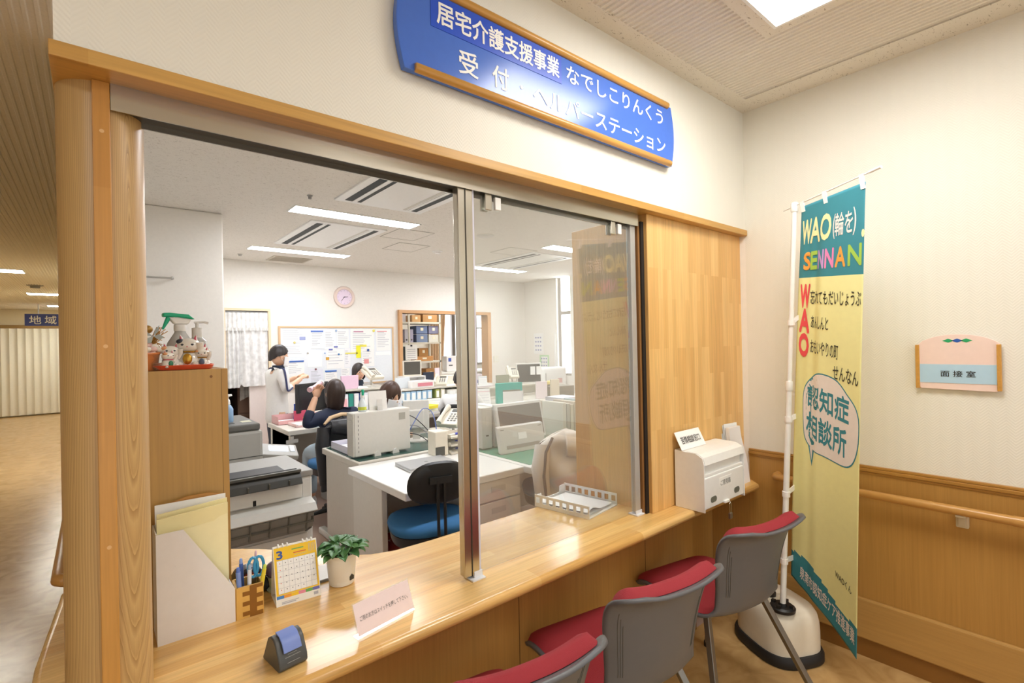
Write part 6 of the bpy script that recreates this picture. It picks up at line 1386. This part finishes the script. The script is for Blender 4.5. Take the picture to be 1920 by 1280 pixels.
def hand(b, w, d, up, s=1.0, curl=.6, side=1):
    """palm, four unequal bent fingers and a thumb leaving the side of the palm"""
    d = Vector(d).normalized(); up = Vector(up); sd = d.cross(up).normalized()*side; up = sd.cross(d).normalized()*side
    Rm = Matrix((sd, d, up)).transposed(); b.ell(w+d*.045*s, (.040*s, .052*s, .017*s), 14, 10, 0, rot=Rm)
    for i, (o, l) in enumerate(((-.030, .064), (-.010, .072), (.010, .067), (.028, .052))):
        p = w+d*.085*s+sd*o*s; q = p+(d*math.cos(curl)-up*math.sin(curl))*l*.5*s; r = q+(d*math.cos(curl*2.1)-up*math.sin(curl*2.1))*l*.5*s
        b.tube([p-d*.02*s, p, q, r], [.0095*s, .009*s, .0085*s, .006*s], 8, 0)
    p = w+d*.03*s-sd*.034*s; b.tube([p, p-sd*.022*s+d*.020*s-up*.008*s, p-sd*.022*s+d*.048*s-up*.02*s], [.011*s, .010*s, .007*s], 8, 0)
def hair(t, P, style, mat, name='hair'):
    NU, NVv = 48, 22; b = B()
    def fn(u, v):
        a = 2*math.pi*u; fx, fy = math.cos(a), math.sin(a)     # fy>0 is the face side
        front = max(0, fy)
        if style == 'short': low = .004-.068*max(0, -fy)**1.5 + .060*front**1.4
        elif style == 'bob': low = -.105 + .165*front**1.6
        elif style == 'back': low = -.12-.02*max(0, -fy) + .15*front**1.6
        else: low = -.33 + .38*front**1.3
        th1 = math.pi*.5; top = .122
        L1 = .5
        if v < .5:
            q = v/.5*math.pi/2; r = math.sin(q); z = .012+top*math.cos(q)*.95
            zt_ = z if low < .012 else max(z, low)
            if low > .012:
                qm = math.acos(min(1, max(0, (low-.012)/(top*.95)))); q = v/.5*qm; r = math.sin(q); zt_ = .012+top*.95*math.cos(q)
        else:
            r = 1; zt_ = .012 + (low-.012)*((v-.5)/.5)
            if low > .012:
                qm = math.acos(min(1, (low-.012)/(top*.95))); r = math.sin(qm); zt_ = low
        tuck = 1-(.16 if style != 'long' else .05)*max(0, (.0-zt_)/.12)**1.5*(1 if style != 'bob' else .5)
        w = .004*math.sin(a*9+v*3)+.003*math.sin(a*23)
        return P((.081+w)*fx*r*tuck, ((.097 if fy > 0 else .104)+w)*fy*r*tuck-.004, zt_+.004*math.sin(a*11)*(v > .9))
    b.sheet(fn, NU, NVv, wrap=True); o = b.done(name, mat, t, smooth=80, solid=.010); return o
def face_mask(t, P):
    b = B()
    def fn(u, v):
        a = (u-.5)*2*1.3; z = -.004-.112*v; r = 1.05-.16*v*v
        return P(.080*math.sin(a)*r, (.092*math.cos(a)+.020*math.exp(-(a/.5)**2)*(1-abs(v-.35)))*1.0+.006, z)
    b.sheet(fn, 20, 10); o = b.done('face_mask', mask_m, t, smooth=80, solid=.002)
    b = B()
    for sx in (-1, 1): b.tube([P(sx*.072, .045, -.02), P(sx*.078, .02, .0), P(sx*.080, -.006, .014)], .0016, 5); b.tube([P(sx*.064, .05, -.085), P(sx*.076, .015, -.05), P(sx*.079, -.01, -.025)], .0016, 5)
    b.done('ear_loops', mask_m, o)
def person(label, loc, rz, hz, arms, top, bottom, hairstyle, hairmat, mask=False, seated=True, headrot=(0, 0, 0), lean=.0, collar=None, sc=1.0, hands=True, stripe=None, short_sleeve=1.0):
    t = thing('person', label, 'person', loc, rz)
    if seated: pel = Vector((0, 0, .54)); hip = .085
    else: pel = Vector((0, 0, .82*sc)); hip = .085
    nk = Vector((0, lean, hz-.13)); ch = pel.lerp(nk, .66)+Vector((0, -.015, 0)); wa = pel.lerp(nk, .33)
    sh = [nk+Vector((s*.165, -.01, -.075)) for s in (-1, 1)]
    V = [(pel, (.13, .10)), (wa, (.112, .085)), (ch, (.125, .095)), (nk+Vector((0, 0, -.05)), .058), (nk+Vector((0, .01, .03)), .047)]; E = [(0, 1), (1, 2), (2, 3), (3, 4)]
    A = []
    for i, s in enumerate((-1, 1)):
        el, wr = Vector(arms[i][0]), Vector(arms[i][1]); k = len(V)
        V += [(sh[i], .058), (sh[i].lerp(el, .5), .047), (el, .040), (el.lerp(wr, .5), .036), (wr, .026)]; E += [(2, k), (k, k+1), (k+1, k+2), (k+2, k+3), (k+3, k+4)]; A.append((el, wr))
        k = len(V)
        if seated: J = [(Vector((s*hip, .05, .53)), .085), (Vector((s*.10, .25, .51)), .075), (Vector((s*.10, .41, .49)), .058), (Vector((s*.10, .40, .28)), .052), (Vector((s*.10, .36, .09)), .035), (Vector((s*.10, .48, .035)), .032)]
        else: J = [(Vector((s*hip, 0, .76*sc)), .088), (Vector((s*.09, .01, .58*sc)), .075), (Vector((s*.09, .01, .42*sc)), .056), (Vector((s*.09, -.01, .24*sc)), .052), (Vector((s*.09, -.02, .08)), .036), (Vector((s*.09, .11, .035)), .034)]
        V += J; E += [(0, k)]+[(k+q, k+q+1) for q in range(len(J)-1)]
    b = B(); b.mesh(skin_mesh(V, E, 0, 2), 0)
    R = Euler(headrot).to_matrix(); hc = Vector((0, lean+.02, hz)); P = head(b, hc, R, 1.0)
    if hands:
        for i, s in enumerate((-1, 1)):
            el, wr = A[i]; hand(b, wr-(wr-el).normalized()*.01, (wr-el), Vector((0, .25, 1)) if abs((wr-el).normalized().z) < .8 else Vector((0, 1, 0)), .95, .75, s)
    b.done('body', [skin_m, lip_m, eye_w, eye_d], t, smooth=80)
    # clothes: shells grown over the same skeleton
    c = B(); g = .016
    Vc = [(pel+Vector((0, 0, -.02 if seated else -.24)), (.168, .145)), (wa, (.140, .114)), (ch, (.155, .122)), (nk+Vector((0, 0, -.04)), .085), (nk+Vector((0, .004, .0)), .066)]; Ec = [(0, 1), (1, 2), (2, 3), (3, 4)]
    for i in range(2):
        el, wr = A[i]; k = len(Vc); e2 = el.lerp(wr, short_sleeve*.9)
        Vc += [(sh[i]+Vector((0, 0, .012)), .082), (sh[i].lerp(el, .5), .064), (el, .056), (el.lerp(e2, .55), .048), (e2, .042)]; Ec += [(2, k), (k, k+1), (k+1, k+2), (k+2, k+3), (k+3, k+4)]
    c.mesh(skin_mesh(Vc, Ec, 0, 2), 0); shirt = c.done('top', top, t, smooth=80)
    Vp = [(pel+Vector((0, 0, -.03)), (.12, .10))]; Ep = []; q = 5
    for i in range(2):
        L0 = 5+i*11+5; J = V[L0:L0+5]; k = len(Vp); Vp += [(p, r*1.16+.006) for p, r in J]; Ep += [(0, k)]+[(k+z, k+z+1) for z in range(len(J)-1)]
    c = B()
    if seated: c.mesh(skin_mesh(Vp, Ep, 0, 2), 0)
    else:
        c.loft([superring((0, 0), .125*k, .10*k, z*sc, 24, 2.3) for k, z in ((.5, .66), (.9, .68), (1, .74), (.98, .82), (.9, .86))])
        for sd in (-1, 1): c.tube([(sd*.07, 0, .74*sc), (sd*.085, .005, .58*sc), (sd*.09, .01, .42*sc), (sd*.09, -.01, .22*sc), (sd*.09, -.02, .07)], [.088, .082, .07, .062, .058], 14)
    c.done('trousers', bottom, t, smooth=80)
    c = B()
    for s in (-1, 1):
        p = Vector((s*.10, .44, 0)) if seated else Vector((s*.09, .05, 0)); c.loft([superring((p.x, p.y), .05*k, .125*k, z, 20, 2.6) for k, z in ((.95, 0), (1, .015), (.95, .05), (.7, .085), (.35, .10))])
    c.done('shoes', M('shoe_white', 'D9D6D0', .6), t, smooth=60)
    hair(t, P, hairstyle, hairmat)
    if mask: face_mask(t, P)
    if collar:
        c = B(); c.lathe([(.075, -.055), (.066, -.02), (.060, .022), (.056, .022), (.06, -.02)], nk+Vector((0, .008, 0)), 24, sy=1.05); c.done('collar', collar, shirt, smooth=60)
    if stripe:
        for i in (0, 1):
            c = B(); el, wr = A[i]; s = (-1, 1)[i]; d = Vector((s*.062, 0, 0))
            pts = [nk+Vector((s*.07, 0, -.02)), sh[i]+Vector((s*.035, 0, .055)), sh[i].lerp(el, .35)+d, el+Vector((s*.056, 0, 0)), el.lerp(wr, .3)+Vector((s*.046, .0, -.01))]
            c.tube([lerp_path([tuple(p) for p in pts], q/20) for q in range(21)], .011, 8); c.done('sleeve_stripe', stripe, shirt, smooth=60)
    return t, P, A
blackhair = M('hair_black', '2A2220', .45, nscale=120, namt=.3); brownhair = M('hair_brown', '4A3226', .45, nscale=120, namt=.3); darkhair = M('hair_dark_brown', '35261F', .45, nscale=120, namt=.3)
tracksuit = M('tracksuit_white', 'E9E7E3', .75, bump=.5, bscale=30)
darktr = M('trousers_dark', '3A3F4C', .8); jeans = M('trousers_pale_blue', 'A9B9C4', .8)
person('standing person in a white tracksuit top and mask, in profile beside the whiteboard', (1.60, 4.86, 0), D2R(-83), 1.385, [((-.20, .0, 1.00), (-.06, .27, 1.13)), ((.20, .02, 1.0), (.05, .27, 1.12))], tracksuit, darktr, 'short', blackhair, True, False, (D2R(-6), 0, 0), .015, navy, .98, True, M('stripe_navy', '3A3F66', .7), .38)
t_n, P_n, A_n = person('seated person in a navy top seen from behind, telephone held to the ear', (1.695, 3.22, 0), D2R(6), 1.055, [((-.30, .02, .80), (-.175, .08, 1.04)), ((.24, .14, .76), (.12, .34, .78))], M('top_navy', '232B42', .85, bump=.4, bscale=40), jeans, 'back', darkhair, False, True, (D2R(6), 0, D2R(-8)), .05, None, 1, True, None, .62)
person('seated person with long brown hair and a mask looking down behind the computer case', (2.06, 3.02, 0), D2R(178), 1.03, [((-.23, .10, .76), (-.12, .30, .74)), ((.23, .10, .76), (.12, .30, .74))], M('top_white', 'E4E2E0', .8), darktr, 'long', brownhair, True, True, (D2R(-20), 0, D2R(14)), .07, None, 1, True, None, 1.0)
person('seated person with black bobbed hair in front of the whiteboard, partly hidden by a telephone', (2.80, 5.44, 0), D2R(176), 1.12, [((-.23, .10, .80), (-.12, .32, .76)), ((.23, .10, .80), (.12, .32, .76))], M('top_grey', 'B9B6B2', .8), darktr, 'bob', blackhair, False, True, (D2R(-4), 0, D2R(6)), .04, navy, 1, True, None, 1.0)
person('seated person in a white shirt with the back turned, half hidden behind the steel post', (3.0, 3.22, 0), D2R(-48), 1.08, [((-.23, .10, .76), (-.10, .32, .76)), ((.23, .10, .76), (.10, .32, .76))], M('shirt_white', 'E8E8E6', .8, bump=.3, bscale=40), darktr, 'short', blackhair, False, True, (D2R(-14), 0, 0), .09, None, 1, True, None, 1.0)
# pink handset at the ear of the person in navy
p = t_n.matrix_basis @ Vector((-.165, .12, 1.115)); q = thing('telephone_handset', 'pink and white telephone handset held by the person in navy', 'telephone', p, D2R(40))
b = B(); P = [Vector((x, .012*math.cos(x*12)-.01, .25*x+.01)) for x in (-.09, -.06, -.02, .02, .06, .09)]; b.tube(P, [.024, .022, .015, .015, .022, .026], 12); b.done('handset', M('handset_pink', 'EBC3CC', .4), q, smooth=70)
b = B(); b.tube([(.085, -.008, .03), (.10, -.008, .036)], .028, 14); b.done('earpiece', M('handset_white', 'ECE8E2', .4), q, smooth=50)
# ---- jackets over chair backs
def drape(name, label, cat, loc, rz, mat, ztop, zbot, w0, w1, dep, seed, wr=.012):
    t = thing(name, label, cat, loc, rz); b = B(); rng = random.Random(seed); ph = [rng.uniform(0, 6) for _ in range(6)]
    def fn(u, v):
        a = 2*math.pi*u; z = ztop+(zbot-ztop)*v; e = min(1, v*7)**.5
        w = (w0+(w1-w0)*v)*e*(1-.06*(1-v)); d = dep*(.35+.65*v)*e
        r = 1+wr*8*v*(math.sin(a*5+ph[0]+v*2)+.6*math.sin(a*9+ph[1]-v*3))*.5
        return Vector((w*math.copysign(abs(math.cos(a))**.7, math.cos(a))*r, d*math.copysign(abs(math.sin(a))**.8, math.sin(a))*r + wr*math.sin(z*26+ph[2]+3*math.cos(a)), z - .035*(abs(math.cos(a))**3)*(1-v) + .02*math.sin(a*3+ph[3])*(v > .95)))
    b.sheet(fn, 56, 34, wrap=True); b.done('cloth', mat, t, smooth=80, solid=.006); return t
jk = M('jacket_black', '222226', .42, nscale=20, namt=.2, bump=.6, bscale=26)
cx, cy = 1.575, 2.815
t = drape('jacket', 'black padded jacket hung over the chair back behind the person in navy', 'jacket', (cx, cy, -.05), D2R(8), jk, .955, .40, .21, .20, .095, 4, .014)
b = B()
for s in (-1, 1): b = B(); b.tube([(s*.18, -.02, .88), (s*.21, -.05, .74), (s*.205, -.06, .58), (s*.19, -.05, .44)], [.05, .055, .05, .044], 12); b.done('sleeve', jk, t, smooth=80)
b = B(); b.tube([(-.165, .0, .905), (-.10, .02, .95), (0, .03, .965), (.10, .02, .955), (.17, .0, .93)], [.012, .022, .024, .022, .012], 10, flat=.7); b.done('collar_lining', M('lining_beige', 'CDB08C', .85), t, smooth=70)
b = B(); b.sheet(lambda u, v: Vector((-.155+.31*u, -.075-.03*math.sin(v*3)+.01*math.sin(u*9), .94-.14*v*(1-.3*abs(u-.5)*2))), 20, 8); b.done('hood', jk, t, smooth=80, solid=.012)
wj = M('jacket_white', 'E3DFD8', .8, bump=.4, bscale=30)
t = drape('jacket', 'white tracksuit jacket with a dark stripe hung over the chair behind the sliding glass', 'jacket', (2.318, .985, 0), D2R(-35), wj, .925, .44, .185, .165, .13, 9, .012)
b = B(); b.tube([(-.16, -.05, .83), (-.185, -.09, .70), (-.175, -.10, .56), (-.15, -.09, .45)], [.05, .055, .05, .046], 12); b.done('sleeve', wj, t, smooth=80); b = B(); b.tube([(.16, -.05, .84), (.19, -.07, .72), (.18, -.08, .6), (.16, -.07, .48)], [.05, .052, .05, .046], 12); b.done('sleeve', wj, t, smooth=80)
b = B(); b.tube([(-.10, -.07, .88), (-.15, -.115, .80), (-.17, -.148, .66), (-.155, -.150, .50), (-.15, -.14, .46)], .009, 8); b.done('stripe', M('stripe_grey', '6E625C', .8), t, smooth=60)
b = B(); b.sheet(lambda u, v: Vector((-.02+.20*u, -.06-.05*math.sin(v*2.4), .915-.15*v-.03*u*v)), 14, 8); b.done('collar', wj, t, smooth=80, solid=.008)
